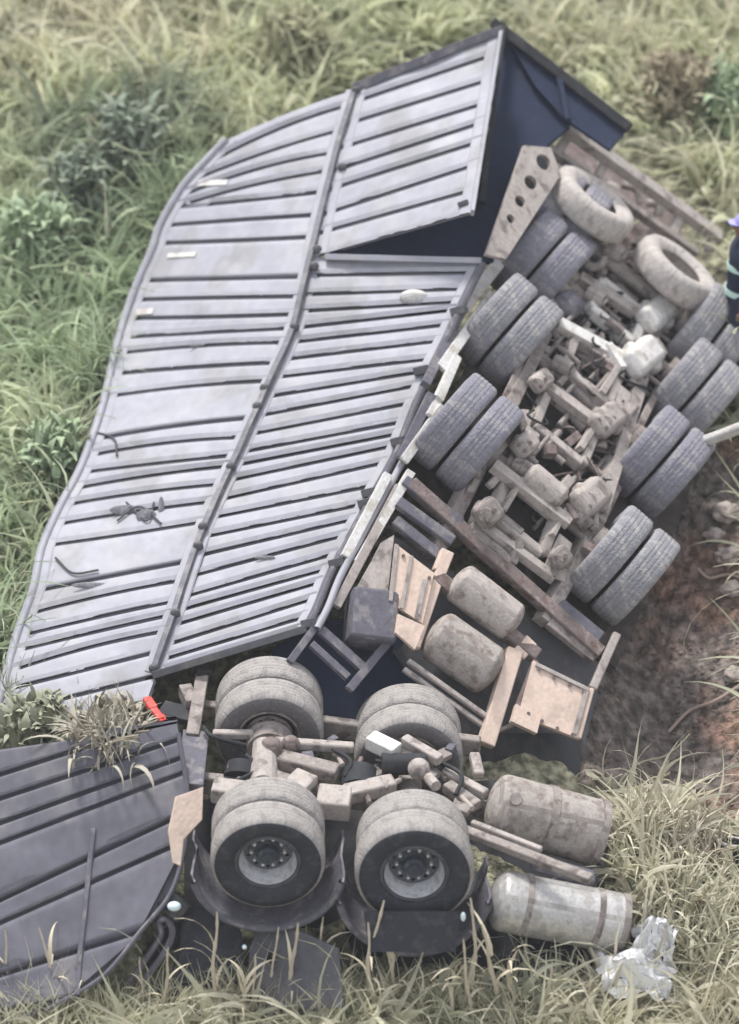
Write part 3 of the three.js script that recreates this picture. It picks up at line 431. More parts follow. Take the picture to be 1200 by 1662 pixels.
part(trailer, 'nose_panel_and_shade', plate([tp(640, 870, -0.2), tp(980, 1080, -0.2), tp(945, 1225, -0.2), tp(780, 1240, -0.2), tp(640, 1060, -0.2)].reverse(), 0.05), M.dark);
part(trailer, 'nose_panel_and_shade', quadSheet(tp(770, 1190, -0.15), tp(945, 1190, -0.15), tp(940, 1280, -0.15), tp(770, 1300, -0.15), 0.05), M.black);  // added black sheet: painted shade over the ground gap under the nose

// ───────────────────────── the tractor, upside down ─────────────────────────
const TH = 36.5 * Math.PI / 180, AXT = cv(0.0, -Math.sin(TH), Math.cos(TH)), RT = cv(0.99, -0.12, 0), BT = RT.clone().cross(AXT).normalize().multiplyScalar(-1);
if (BT.dot(U) < 0) BT.negate();
const DN = 28.9, track = 1.5;
const tractor = thing('truck_tractor', 'overturned truck tractor with dusty dual wheels pointing up and crushed cab below', 'truck', hit(560, 1500));
const kp = (x, y, s = 0) => P(x, y, DN + s);                     // s metres behind the near wheel faces
// depth of a point on the plane through the wheel tops that holds the axle direction
const kd = (x, y) => DN + (1400 + (x - 435) * 0.05 - y) / F * DN / Math.tan(TH);
const kq = (x, y, h = 0) => P(x, y, kd(x, y) - h);
const protoN = wheelProto(M.treadDusty, M.sideDark, M.alu, M.hub, true, 0.5, M.shadedDisc, true), protoF = wheelProto(M.treadDusty, M.sideDust, M.dust2, M.dust2, false, 0.5, M.dust2, true);
const NEAR = [[435, 1402], [673, 1420]], FAR = [[437, 1198], [664, 1240]];
NEAR.forEach(([x, y], k) => {
  const c = kp(x, y), f = kp(FAR[k][0], FAR[k][1], 1.5), a = c.clone().sub(f).normalize();
  { const nw = placeWheel(tractor, protoN, c.clone().addScaledVector(a, -0.13), a, 0.3); if (k) nw.scale.setScalar(1.04); } placeWheel(tractor, protoF, c.clone().addScaledVector(a, -0.47), a.clone().negate(), 1);
  placeWheel(tractor, protoF, f.clone().addScaledVector(a, -0.13), a, 2); placeWheel(tractor, protoF, f.clone().addScaledVector(a, -0.47), a.clone().negate(), 1);
  const mid = c.clone().lerp(f, 0.62);
  part(tractor, 'axle', cyl(c.clone().addScaledVector(a, -0.5), f.clone().addScaledVector(a, -0.1), 0.105, undefined, 24), M.dust);
  part(tractor, 'differential', [new THREE.SphereGeometry(0.25, 24, 18).scale(1, 1, 0.75).applyMatrix4(alongZ(mid, mid.clone().add(a), BT)).translate(0, 0, 0), cyl(mid, mid.clone().addScaledVector(RT, 0.34), 0.15, 0.09)], k ? M.dust : M.dust2);
  for (const [e, s] of [[c.clone().addScaledVector(a, -0.63), -1], [f.clone().addScaledVector(a, 0.03), 1]]) part(tractor, 'brake_drum', cyl(e, e.clone().addScaledVector(a, s * 0.16), 0.22, 0.2, 28), M.dust2);
});
// frame rails, springs, torque rods, air bags between the wheel pairs
for (const [x0, y0, x1, y1, w, h, m, l] of [
  [322, 1152, 780, 1212, 0.10, 0.2, 'dust2', -0.2], [320, 1270, 800, 1318, 0.10, 0.2, 'dust2', -0.22], [345, 1192, 440, 1192, 0.08, 0.08, 'dust', 0.14], [445, 1205, 575, 1214, 0.09, 0.09, 'dust', 0.2], [452, 1232, 548, 1256, 0.16, 0.14, 'dust2', 0.14], [470, 1270, 505, 1285, 0.25, 0.2, 'dust', 0.14], [515, 1300, 570, 1305, 0.28, 0.2, 'dust', 0.06],
  [345, 1282, 410, 1290, 0.2, 0.16, 'dust', 0.12], [720, 1252, 790, 1290, 0.09, 0.09, 'dust', 0.1], [725, 1275, 775, 1310, 0.12, 0.1, 'dust2', 0.05], [745, 1345, 960, 1428, 0.10, 0.08, 'dust2', 0.0], [765, 1335, 880, 1380, 0.06, 0.06, 'dust', 0.05], [600, 1200, 645, 1222, 0.16, 0.14, 'white', 0.34], [655, 1200, 715, 1235, 0.1, 0.1, 'dust', 0.34], [770, 1225, 778, 1260, 0.1, 0.08, 'dust', 0.05], [560, 1290, 640, 1272, 0.16, 0.14, 'dust', 0.1]])
  part(tractor, 'frame_bar', bar(kq(x0, y0, l), kq(x1, y1, l), w, h, BT, 0.02), M[m]);
part(tractor, 'propeller_shaft', cyl(kq(430, 1210, 0.2), kq(428, 1275, 0.12), 0.11, 0.13), M.dust);
part(tractor, 'joint_yoke', [ball(kq(440, 1215, 0.25), 0.11), ball(kq(472, 1208, 0.25), 0.085)], M.rust);
part(tractor, 'joint_yoke', [ball(kq(680, 1248, 0.3), 0.1), cyl(kq(696, 1262, 0.3), kq(708, 1276, 0.34), 0.05)], M.dust);
part(tractor, 'air_bag', cyl(kq(398, 1240, 0.06), kq(395, 1262, -0.05), 0.16, 0.18), M.black);
part(tractor, 'air_bag', cyl(kq(585, 1255, 0.02), kq(583, 1285, -0.05), 0.17, 0.18), M.black);
part(tractor, 'air_bag', cyl(kq(620, 1240, 0.24), kq(690, 1240, 0.24), 0.1, 0.1), M.black);
for (const [p, q, r] of [[[400, 1225], [380, 1270], 30], [[540, 1215], [560, 1260], 20], [[610, 1235], [670, 1250], 25], [[700, 1230], [740, 1290], 30], [[330, 1180], [400, 1210], -20]]) part(tractor, 'air_line', tube([kq(...p, 0.2), kq((p[0] + q[0]) / 2 + r, (p[1] + q[1]) / 2, 0.26), kq(...q, 0.15)], 0.02, 8), M.black);
const tr = rng(9);
for (let k = 0; k < 30; k++) { const x = 340 + tr() * 420, y = 1180 + tr() * 110 + (x - 340) * 0.08, l = tr() * 0.15; part(tractor, k % 2 ? 'bracket' : 'push_rod', k % 2 ? bar(kq(x, y, l), kq(x + 10 + tr() * 20, y + (tr() - 0.5) * 24, l), 0.05 + tr() * 0.08, 0.06, BT) : cyl(kq(x, y, l), kq(x + (tr() - 0.5) * 60, y + 14 + tr() * 20, l + 0.04), 0.025, undefined, 10), [M.dust, M.dust2, M.rust, M.slate][k % 4]); }
// tail of the frame, mud flap, lamps
part(tractor, 'tail_member', bar(kq(330, 1090, 0.1), kq(312, 1200, 0.05), 0.12, 0.14, BT), M.dust2); part(tractor, 'tail_member', bar(kq(318, 1195, 0.0), kq(308, 1282, 0.05), 0.24, 0.14, BT), M.slate);
part(tractor, 'tail_member', bar(kq(318, 1092, 0.2), kq(342, 1088, 0.2), 0.12, 0.1, BT), M.black); part(tractor, 'tail_member', bar(kq(300, 1118, 0.1), kq(312, 1145, 0.1), 0.12, 0.12, BT), M.dust2);
part(tractor, 'mud_flap', plate([kp(330, 1278, 0.35), kp(282, 1295, 0.35), kp(272, 1350, 0.25), kp(280, 1400, 0.2), kp(292, 1405, 0.2), kp(298, 1362, 0.22), kp(328, 1330, 0.3)].reverse(), 0.03), M.peach);
part(tractor, 'tail_lamp', [bar(kq(238, 1134, 0.3), kq(250, 1152, 0.3), 0.09, 0.07, BT, 0.02), bar(kq(248, 1150, 0.3), kq(262, 1168, 0.28), 0.07, 0.05, BT, 0.01)], M.red); part(tractor, 'tail_lamp', quadSheet(kq(256, 1160, 0.3), kq(266, 1158, 0.26), kq(279, 1186, 0.28), kq(266, 1180, 0.34), 0.02), M.red);
part(tractor, 'lamp_bracket', bar(kq(262, 1150, 0.02), kq(318, 1165, 0.02), 0.2, 0.06, BT), M.black);
part(tractor, 'marker_lamp', ball(kp(283, 1471, 0.25), 0.05, 1.25, 0.9, 0.9), M.lens); part(tractor, 'marker_lamp', ball(kp(397, 1537, 0.1), 0.022), M.lens); part(tractor, 'marker_lamp', ball(kp(752, 1488, -0.1), 0.03, 0.8, 1.6, 0.8), M.lens);
part(tractor, 'lamp_bracket', bar(kp(268, 1455, 0.4), kp(300, 1485, 0.35), 0.18, 0.12), M.black);
// mudguards: half shells round the lower side of each near wheel
NEAR.forEach(([x, y], k) => {
  const c = kp(x, y), f = kp(FAR[k][0], FAR[k][1], 1.5), a = c.clone().sub(f).normalize();
  const up = U.clone().addScaledVector(a, -U.dot(a)).normalize(), rt = up.clone().cross(a);
  const cc = c.clone().addScaledVector(up, k ? -0.14 : -0.03), rad = k ? 0.66 : 0.655;
  const g = gridSolid((u, v) => { const t = Math.PI * (1.06 + 0.88 * u), rr = rad + 0.012 * Math.sin(v * 9); return cc.clone().addScaledVector(rt, Math.cos(t) * rr).addScaledVector(up, Math.sin(t) * rr).addScaledVector(a, 0.06 - 0.72 * v); }, 40, 6, 0.02);
  const mg = part(tractor, 'mudguard', g, M.slate);
  part(tractor, 'mudguard_lip', tube(Array.from({ length: 25 }, (_, i) => { const t = Math.PI * (1.06 + 0.88 * i / 24); return cc.clone().addScaledVector(rt, Math.cos(t) * rad).addScaledVector(up, Math.sin(t) * rad).addScaledVector(a, 0.06); }), 0.035, 8, 60), M.slate, mg);
});
part(tractor, 'mud_flap', quadSheet(kp(590, 1480, -0.02), kp(748, 1480, -0.02), kp(740, 1545, 0.05), kp(600, 1545, 0.05), 0.03), M.sideDark);
// fuel tanks on the right
part(tractor, 'fuel_tank', tank(kp(792, 1304, 0.75), kp(985, 1356, 0.95), 0.3, 40), M.tankDust);
for (const x of [886, 968]) { const f = (x - 792) / 193, p = kp(792, 1304, 0.75).lerp(kp(985, 1356, 0.95), f), d = kp(985, 1356, 0.95).sub(kp(792, 1304, 0.75)).normalize(); part(tractor, 'tank_strap', cyl(p.clone().addScaledVector(d, -0.035), p.clone().addScaledVector(d, 0.035), 0.311, undefined, 40), M.dust2); }
part(tractor, 'filler_cap', cyl(kp(838, 1298, 0.42), kp(838, 1296, 0.36), 0.06, 0.055, 20), M.dust2);
part(tractor, 'fuel_tank', tank(kp(795, 1458, 0.35), kp(1022, 1502, 0.55), 0.27, 36), M.tankSilver);
for (const [x, y] of [[850, 1468], [965, 1491], [1006, 1499]]) part(tractor, 'tank_strap', cyl(kp(x - 5, y - 1, 0.35 + (x - 795) * 0.00088), kp(x + 5, y + 1, 0.35 + (x - 785) * 0.00088), 0.278, undefined, 36), M.dust2);
part(tractor, 'step_board', bar(kp(860, 1398, 0.5), kp(965, 1428, 0.6), 0.16, 0.1, BT, 0.03), M.slate);
// crushed body work under the wheels
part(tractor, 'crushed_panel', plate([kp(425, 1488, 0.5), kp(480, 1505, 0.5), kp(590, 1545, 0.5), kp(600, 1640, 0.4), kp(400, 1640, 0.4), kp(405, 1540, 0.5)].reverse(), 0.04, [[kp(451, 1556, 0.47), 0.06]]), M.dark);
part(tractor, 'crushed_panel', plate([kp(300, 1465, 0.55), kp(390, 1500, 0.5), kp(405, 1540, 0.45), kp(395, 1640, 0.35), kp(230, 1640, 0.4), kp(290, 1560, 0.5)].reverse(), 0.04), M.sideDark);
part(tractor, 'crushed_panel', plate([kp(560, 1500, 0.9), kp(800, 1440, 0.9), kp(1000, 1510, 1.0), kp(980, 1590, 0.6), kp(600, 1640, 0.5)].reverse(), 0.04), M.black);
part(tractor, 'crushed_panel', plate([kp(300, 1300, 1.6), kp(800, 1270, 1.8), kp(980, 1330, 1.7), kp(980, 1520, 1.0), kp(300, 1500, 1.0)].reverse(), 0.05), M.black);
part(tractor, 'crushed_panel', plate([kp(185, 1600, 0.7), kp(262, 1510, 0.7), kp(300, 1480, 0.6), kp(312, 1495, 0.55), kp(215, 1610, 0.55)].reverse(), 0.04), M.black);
part(tractor, 'grab_handle', tube([kp(205, 1600, 0.4), kp(245, 1545, 0.4), kp(262, 1515, 0.38), kp(258, 1496, 0.38), kp(270, 1492, 0.36), kp(280, 1512, 0.36), kp(268, 1545, 0.38), kp(225, 1600, 0.4)], 0.03, 8), M.slate);

// ───────────────────────── the second bin, bottom left ─────────────────────────
const bin2 = thing('trailer_bin', 'ribbed bin wall, its shade painted dark purple-grey, lying at the lower left of the truck wheels', 'trailer bin', hit(120, 1560));
const d2 = (x, y) => 29.85 + (1190 - y) * 0.002 - x * 0.0003 + 0.04 * NZ.noise(x / 110, y / 90, 9.5);
const bp = (x, y, l = 0) => P(x, y, d2(x, y) - l), bN = () => B.clone();
const B2 = [[-60, 1232, 290, 1190], [-60, 1330, 304, 1290], [-60, 1420, 299, 1380], [-60, 1500, 276, 1452], [-60, 1570, 228, 1512], [-60, 1640, 168, 1584], [-60, 1690, 75, 1640]];
const w2 = part(bin2, 'bin_wall', gridSolid((u, v) => { const r = rowInterp(B2, v); return bp(r[0] + (r[2] - r[0]) * u, r[1] + (r[3] - r[1]) * u, -0.065); }, 40, 44, 0.03), M.lower);
{
  const e0 = B2.map(r => [r[0], r[1]]), e1 = B2.map(r => [r[2], r[3]]);
  const L = [[-60, 1225, 282, 1178], [0, 1258, 161, 1206], [0, 1297, 245, 1216], [0, 1337, 130, 1290], [0, 1369, 133, 1318], [0, 1462, 115, 1408], [0, 1499, 133, 1440], [-20, 1590, 140, 1540], [-60, 1650, 70, 1628]].map(p => lineTo(mid3(p), e0, e1));
  pressedPanels(L, bp, w2, 14, 3.4);
}
part(bin2, 'seam_post', sweep([[152, 1345], [146, 1400], [139, 1470], [131, 1540], [126, 1615]].map(([x, y]) => bp(x, y)), 0.05, 0.03, bN), M.slate);
part(bin2, 'edge_rail', tube(B2.map(r => bp(r[2], r[3], 0.0)), 0.022, 8, 60), M.slate);

// ───────────────────────── loose things ─────────────────────────
function crumple(c, r, sx, sy, sz, seed, detail = 5, amp = 0.35) {
  const g = mergeVertices(new THREE.IcosahedronGeometry(r, detail).deleteAttribute('uv').deleteAttribute('normal')), p = g.attributes.position;
  for (let i = 0; i < p.count; i++) {
    const v = V(p.getX(i), p.getY(i), p.getZ(i)), n = v.clone().normalize();
    const a = NZ.noise(n.x * 1.7 + seed, n.y * 1.7, n.z * 1.7), b = 1 - Math.abs(NZ.noise(n.x * 3.6 + seed, n.y * 3.6 + 5, n.z * 3.6)) * 2, d = 1 - Math.abs(NZ.noise(n.x * 8 + seed, n.y * 8 + 5, n.z * 8)) * 2;
    const k = 1 + amp * (0.8 * a + 0.32 * b + 0.12 * d - 0.3); p.setXYZ(i, v.x * k * sx, v.y * k * sy, v.z * k * sz);
  }
  g.computeVertexNormals(); return g.translate(c.x, c.y, c.z);
}
const plastic = new THREE.MeshPhysicalMaterial({ color: new THREE.Color(0.78, 0.78, 0.78), roughness: 0.6, sheen: 0.2 });
function single(name, label, category, base, g, mat, group) { g.translate(-base.x, -base.y, -base.z); boxUV(g); const m = new THREE.Mesh(g, mat); m.name = numbered(name); m.position.copy(base); m.castShadow = m.receiveShadow = true; m.userData = { label, category }; if (group) m.userData.group = group; scene.add(m); return m; }
function sheet(base, w, h, seed) {                            // a crumpled sheet thrown over the stubble
  const x = R.clone(), z = cv(0, 0.72, -0.69), up = cv(0, 0.69, 0.72);
  return gridSolid((u, v) => {
    const a = u - 0.5, b = v - 0.5, r = Math.hypot(a, b) * 2, th = Math.atan2(b, a), edge = 0.8 + 0.28 * NZ.noise(Math.cos(th) * 1.8 + seed, Math.sin(th) * 1.8, 2.2);
    const n1 = 1 - 2 * Math.abs(NZ.noise(a * 3.2 + seed, b * 3.2, 1.3)), n2 = 1 - 2 * Math.abs(NZ.noise(a * 7 + seed, b * 7, 5.3)), n3 = 0;
    const lift = 0.32 * Math.exp(-r * r * 2.2) + 0.12 * n1 + 0.045 * n2;
    return base.clone().addScaledVector(x, a * w * edge + 0.03 * n2).addScaledVector(z, b * h * edge + 0.03 * n1).addScaledVector(up, lift);
  }, 90, 90, 0.004);
}
{ const b = hit(1025, 1588); b.addScaledVector(B, 0.3); single('plastic_sheet', 'crumpled dull white plastic sheet at the end of the silver fuel tank', 'plastic sheet', b, sheet(b, 0.78, 0.62, 3.7), plastic);
  const b2 = hit(1048, 1530); b2.addScaledVector(B, 0.45); single('plastic_sheet', 'smaller scrap of white plastic tucked behind the large crumpled sheet', 'plastic sheet', b2, sheet(b2, 0.45, 0.4, 9.1), plastic); }
{ const p = tp(1112, 728, 0.1), q = P(1290, 662, 31.2); single('pole', 'pale round pole leaning in from the right onto the trailer tyre', 'pole', hit(1180, 760), cyl(p, q, 0.055, 0.06, 16), M.white); }

// ───────────────────────── vegetation ─────────────────────────
function ribbon(len, w, bend, twist, seg = 6, flat = 0.5) {
  const pos = [], idx = [], c = [];
  let p = V(0, 0, 0), ang = 0.15;
  for (let i = 0; i <= seg; i++) { const t = i / seg, ww = w * (t < 0.15 ? 0.6 + t * 2.6 : 1 - Math.pow((t - 0.15) / 0.85, 2) * 0.9), tw = twist * t; const s = V(Math.cos(tw), 0, Math.sin(tw)).multiplyScalar(ww / 2); pos.push(p.x - s.x, p.y, p.z - s.z, p.x, p.y + ww * 0.12, p.z + ww * 0.1, p.x + s.x, p.y, p.z + s.z); ang = 0.15 + bend * t; p = p.clone().add(V(Math.sin(twist * 2.2 * t) * len / seg * 0.45, Math.cos(ang) * len / seg, Math.sin(ang) * len / seg)); }
  for (let i = 0; i < seg; i++) for (let k = 0; k < 2; k++) { const a = i * 3 + k; idx.push(a, a + 1, a + 4, a, a + 4, a + 3); }
  const g = new THREE.BufferGeometry(); g.setAttribute('position', new THREE.Float32BufferAttribute(pos, 3)); g.setIndex(idx); g.computeVertexNormals(); return g;
}
const vr = rng(4242);
const leafM = new THREE.MeshPhysicalMaterial({ color: 0xffffff, roughness: 1, side: THREE.DoubleSide, transmission: 0.45, thickness: 0, specularIntensity: 0.2 });
const greenC = [0.44, 0.53, 0.35], yellowC = [0.70, 0.71, 0.50], strawC = [0.74, 0.70, 0.55], deepC = [0.17, 0.21, 0.16], oliveC = [0.43, 0.41, 0.30];
function tint(x, y, p) {                                       // plant colour: stands of greener and strawier growth
  const a = fbm(p.x * 0.55 + 4, 2, p.z * 0.55, 3), b = fbm(p.x * 2.1, 7, p.z * 2.1, 3);
  const green = smooth(-0.3, 0.3, a - 0.4 * smooth(520, 200, x) * smooth(220, 60, y) + 0.4 * (smooth(700, 200, x) * smooth(100, 300, y) - 0.5) + b * 0.3);
  let c = mix(yellowC, greenC, green); c = mix(c, strawC, smooth(-0.1, 0.35, b + (x > 850 ? 0.12 : -0.12) + 0.45 * smooth(520, 150, x) * smooth(230, 40, y) + (y > 1250 ? 0.3 : 0)));
  if (y > 1230) c = mix(c, [0.60, 0.565, 0.45], 0.55);
  return mix(c, deepC, smooth(0.18, 0.4, fbm(p.x * 1.1 + 9, 3, p.z * 1.1, 2) + (x < 340 && y > 150 && y < 430 ? 0.14 : 0)) * 0.7);  // dark pockets: shade between clumps put into the plant colour
}
function scatter(name, label, category, geos, count, region, opt) {
  const sets = geos.map(() => []), o = new THREE.Object3D();
  let made = 0, guard = 0;
  while (made < count && guard++ < count * 12) {
    const p = V(region[0] + vr() * (region[1] - region[0]), 0, region[2] + vr() * (region[3] - region[2])); p.y = gh(p.x, p.z);
    const [x, y] = toPix(p);
    if (opt.skip && opt.skip(x, y, p)) continue;
    const clump = fbm(p.x * 1.7, 1.2, p.z * 1.7, 3); if (vr() > 0.6 + clump * 1.6) continue;
    o.position.copy(p); o.rotation.set((vr() - 0.5) * opt.lean, vr() * 6.283, (vr() - 0.5) * opt.lean, 'YXZ'); const s = opt.s[0] + vr() * (opt.s[1] - opt.s[0]) * (0.7 + clump); o.scale.set(s * (0.8 + vr() * 0.5), s, s); o.updateMatrix();
    const c = opt.color(x, y, p), v = 0.72 + vr() * 0.56; sets[Math.floor(vr() * geos.length)].push([o.matrix.clone(), c.map(q => clamp(q * v, 0, 1))]); made++;
  }
  const grp = new THREE.Group(); grp.name = numbered(name); grp.userData = { label, category, kind: 'stuff' }; scene.add(grp);
  sets.forEach((s, k) => { if (!s.length) return; const m = new THREE.InstancedMesh(geos[k], leafM, s.length); m.name = opt.part; s.forEach(([mt, c], i) => { m.setMatrixAt(i, mt); m.setColorAt(i, new THREE.Color(c[0], c[1], c[2])); }); m.userData.kind = 'stuff'; m.castShadow = m.receiveShadow = true; grp.add(m); });
}
const hidden = (x, y, p) => inPoly(x + (y > 300 && y < 1150 && x < 500 ? (y < 700 ? -26 : -8) : 0), y, TRUCK) || soilAt(p);
const blades = [ribbon(0.62, 0.05, 1.9, 0.9, 7), ribbon(0.5, 0.045, 2.6, -1.3, 7), ribbon(0.75, 0.055, 1.5, 1.5, 7), ribbon(0.45, 0.06, 3.0, 0.7), ribbon(0.95, 0.045, 2.4, -2.0, 8), ribbon(0.7, 0.03, 0.9, 0.8, 6)];
const leaves = [ribbon(0.26, 0.11, 1.6, 0.5, 4), ribbon(0.34, 0.085, 2.1, -0.6, 5), ribbon(0.2, 0.12, 1.2, 0.2, 4), ribbon(0.42, 0.075, 1.0, 0.9, 5)];
const REG = [-6.5, 7, -10.5, 6];
scatter('grass', 'tangled yellow-green grass covering the hillside round the wreck', 'grass', blades, 36000, REG, { part: 'grass_blades', lean: 1.5, s: [0.4, 1.8], color: tint, skip: hidden });
scatter('ground_cover', 'broad-leaved green weeds mixed through the hillside grass', 'weeds', leaves, 26000, REG, { part: 'weed_leaves', lean: 1.6, s: [0.7, 1.5], color: (x, y, p) => mix(tint(x, y, p), greenC, 0.3), skip: hidden });
// long limp stems woven through the grass
const vines = [0, 1, 2, 3].map(k => { const q = rng(90 + k), pts = []; let a = q() * 6; for (let i = 0; i < 7; i++) { a += (q() - 0.5) * 1.6; pts.push(i ? pts[i - 1].clone().add(V(Math.cos(a) * 0.17, (q() - 0.47) * 0.14, Math.sin(a) * 0.17)) : V(0, 0.08, 0)); pts[i].y = Math.max(0.05, pts[i].y); } return tube(pts, 0.010, 5, 22); });
scatter('creeper', 'pale limp creeper stems woven through the hillside grass', 'creepers', vines, 2200, REG, { part: 'creeper_stems', lean: 0.7, s: [0.7, 1.4], color: (x, y, p) => mix(tint(x, y, p), [0.6, 0.6, 0.42], 0.4), skip: (x, y, p) => hidden(x, y, p) || x > 1040 && y > 640 });
// upright straw along the lower edge, in front of the wreck
const straw = [ribbon(0.62, 0.024, 0.5, 0.5), ribbon(0.5, 0.022, 1.3, -0.5), ribbon(0.75, 0.02, 0.3, 0.7), ribbon(0.6, 0.03, 2.2, 1.2), ribbon(0.4, 0.04, 2.6, -0.8)];
const front = (x, y) => y < (x > 1000 ? 1540 : x < 190 ? 1630 : 1618) || x < -60 || x > 1260;
scatter('dry_grass', 'short upright dry grass along the lower edge in front of the wreck', 'dry grass', straw, 9500, [-4.5, 4.5, 3.2, 6.2], { part: 'dry_blades', lean: 0.6, s: [0.3, 0.95], color: (x, y, p) => mix(mix(strawC, yellowC, 0.4 + fbm(p.x, 3, p.z, 2)), oliveC, 0.6 * vr()), skip: front });
// dry reed stalks one can count, standing before the wheels
{
  const q = rng(31), spots = [[22, 1625, .7], [95, 1640, .75], [150, 1650, .6], [232, 1640, .62], [262, 1650, .8], [352, 1652, 1.0], [392, 1648, .95], [415, 1655, .7], [470, 1650, 1.05], [508, 1660, .9], [550, 1655, .8], [598, 1640, 1.1], [612, 1655, .95], [645, 1650, .9], [733, 1655, .95], [752, 1640, 1.1], [768, 1655, .9], [812, 1640, 1.05], [838, 1645, .9], [880, 1650, .75], [940, 1655, .6], [1010, 1650, .5], [1075, 1650, .45], [1150, 1655, .5], [440, 1640, .8], [680, 1660, .6]];
  const stalkM = new THREE.MeshStandardMaterial({ color: new THREE.Color(0.56, 0.49, 0.38), roughness: 0.95 }), leafS = new THREE.MeshStandardMaterial({ color: new THREE.Color(0.62, 0.55, 0.4), roughness: 0.95, side: THREE.DoubleSide });
  const protos = [0, 1, 2, 3].map(k => {
    const w = rng(600 + k), b = (w() - 0.5) * 0.16, c = (w() - 0.5) * 0.3, o = thing('reed_stalk', 'pale dry reed stalk standing in front of the overturned truck wheels', 'dry reed', V(0, 0, 0), 'dry reed stalks along the lower edge');
    const top = k === 2 ? 0.6 : 0.92, pts = [V(0, -0.1, 0), V(b * 0.3, 0.2, 0.01), V(b, 0.5 * top, 0.02), V(b + c * 0.4, 0.8 * top, -0.02), V(b + c, top, -0.03)];
    const g = new THREE.TubeGeometry(new THREE.CatmullRomCurve3(pts), 20, 0.021, 7), p = g.attributes.position, cc = new THREE.CatmullRomCurve3(pts);
    for (let i = 0; i < p.count; i++) { const t = Math.floor(i / 8) / 20, q = cc.getPointAt(t), f = 1.15 - 0.75 * t + 0.25 * (Math.abs((t * 5) % 1 - 0.5) < 0.08 ? 1 : 0); p.setXYZ(i, q.x + (p.getX(i) - q.x) * f, q.y + (p.getY(i) - q.y) * f, q.z + (p.getZ(i) - q.z) * f); }
    g.computeVertexNormals(); part(o, 'stem', g, stalkM);
    for (let i = 0; i < 2 + k % 3; i++) part(o, 'leaf', ribbon(0.3 + w() * 0.25, 0.03 + w() * 0.02, 1.4 + w() * 1.4, w() * 2 - 1).rotateY(w() * 6).translate(b * 0.7, (0.2 + 0.2 * i) * top, 0.01), leafS);
    return o;
  });
  const zone = x => x < 200 ? 'dark lower bin' : x < 330 ? 'pale marker lamp' : x < 565 ? 'left near truck wheel' : x < 790 ? 'right near truck wheel' : x < 960 ? 'silver fuel tank' : 'white plastic sheet', ord = ['leftmost', 'second from left', 'third from left', 'fourth from left', 'fifth from left', 'sixth from left', 'seventh from left', 'eighth from left'];
  const tag = spots.map(([x]) => { const z = zone(x), mates = spots.map(p => p[0]).filter(p => zone(p) === z).sort((a, b) => a - b); return `pale dry reed stalk below the ${z}, ${ord[mates.indexOf(x)]} of those there`; });
  spots.forEach(([x, y, s], i) => { const o = i > 3 ? protos[i % 4].clone() : protos[i]; if (i > 3) { o.name = numbered('reed_stalk'); scene.add(o); } const h = hit(x, y); o.position.copy(h); o.rotation.set((q() - 0.5) * 0.35, q() * 6.28, (q() - 0.5) * 0.4); o.scale.set(s, s * 1.15, s); o.userData = { ...o.userData, label: tag[i] }; });
}
// bushes that stand out from the grass
function bush(label, base, r, hgt, n, col, seed) {
  const q = rng(seed), o = thing('weed_bush', label, 'bush', base), stems = [], lv = [];
  for (let k = 0; k < 9; k++) { const a = q() * 6.28, b = 0.3 + q() * 0.9; stems.push(tube([base.clone(), base.clone().add(V(Math.cos(a) * r * 0.4 * b, hgt * 0.5, Math.sin(a) * r * 0.4 * b)), base.clone().add(V(Math.cos(a) * r * b, hgt * (0.75 + 0.25 * q()), Math.sin(a) * r * b))], 0.012, 5, 10)); }
  for (let k = 0; k < n; k++) { const a = q() * 6.28, e = Math.pow(q(), 0.5), yy = 0.1 + 0.9 * q(), rr = r * e * (1.15 - yy * 0.4) * (0.8 + 0.4 * NZ.noise(Math.cos(a) * 2, yy * 3, Math.sin(a) * 2 + seed)); lv.push(ribbon(0.16 + q() * 0.14, 0.06 + q() * 0.05, 1 + q() * 1.6, q() - 0.5, 3).rotateX((q() - 0.5) * 2).rotateY(q() * 6.28).translate(base.x + Math.cos(a) * rr, base.y + yy * hgt, base.z + Math.sin(a) * rr)); }
  part(o, 'stems', stems, new THREE.MeshStandardMaterial({ color: new THREE.Color(0.4, 0.38, 0.26), roughness: 1 })); part(o, 'foliage', lv, new THREE.MeshStandardMaterial({ color: new THREE.Color(...col), roughness: 0.95, side: THREE.DoubleSide })).userData.kind = 'stuff';
}
const shadeGreen = [0.24, 0.28, 0.21], md = [0.33, 0.41, 0.26], ol = [0.36, 0.35, 0.22];  // first green carries the shade of gaps in the growth
bush('bush with gap shade in its dark green leaves, up the slope from the curved corner of the bin wall', hit(215, 290), 0.55, 0.75, 420, shadeGreen, 1);
bush('bush with gap shade in its dark leaves, left of the curved bin corner, lower of that pair', hit(130, 350), 0.45, 0.6, 320, shadeGreen, 2);
bush('mid green leafy bush at the left edge of the photo beside the bin wall', hit(60, 430), 0.5, 0.6, 340, md, 3);
bush('olive bush on the slope just above the top edge of the bin wall', hit(480, 110), 0.5, 0.55, 300, ol, 4);
bush('brown-olive bush on the slope right of the raised dark bin end', hit(1100, 190), 0.55, 0.6, 320, [0.34, 0.29, 0.2], 5);
bush('green bush at the upper right corner of the photo', hit(1175, 210), 0.5, 0.6, 320, md, 6);
bush('pale green bush pressed against the left edge rail of the bin wall', hit(95, 810), 0.4, 0.7, 320, md, 7);
bush('grey-green weeds between the long bin wall and the dark lower bin', P(60, 1210, 30.75), 0.38, 0.34, 300, [0.30, 0.31, 0.22], 8);
bush('olive weeds beside the red tail lamp of the truck', P(185, 1205, 30.6), 0.28, 0.3, 220, [0.36, 0.33, 0.25], 9);
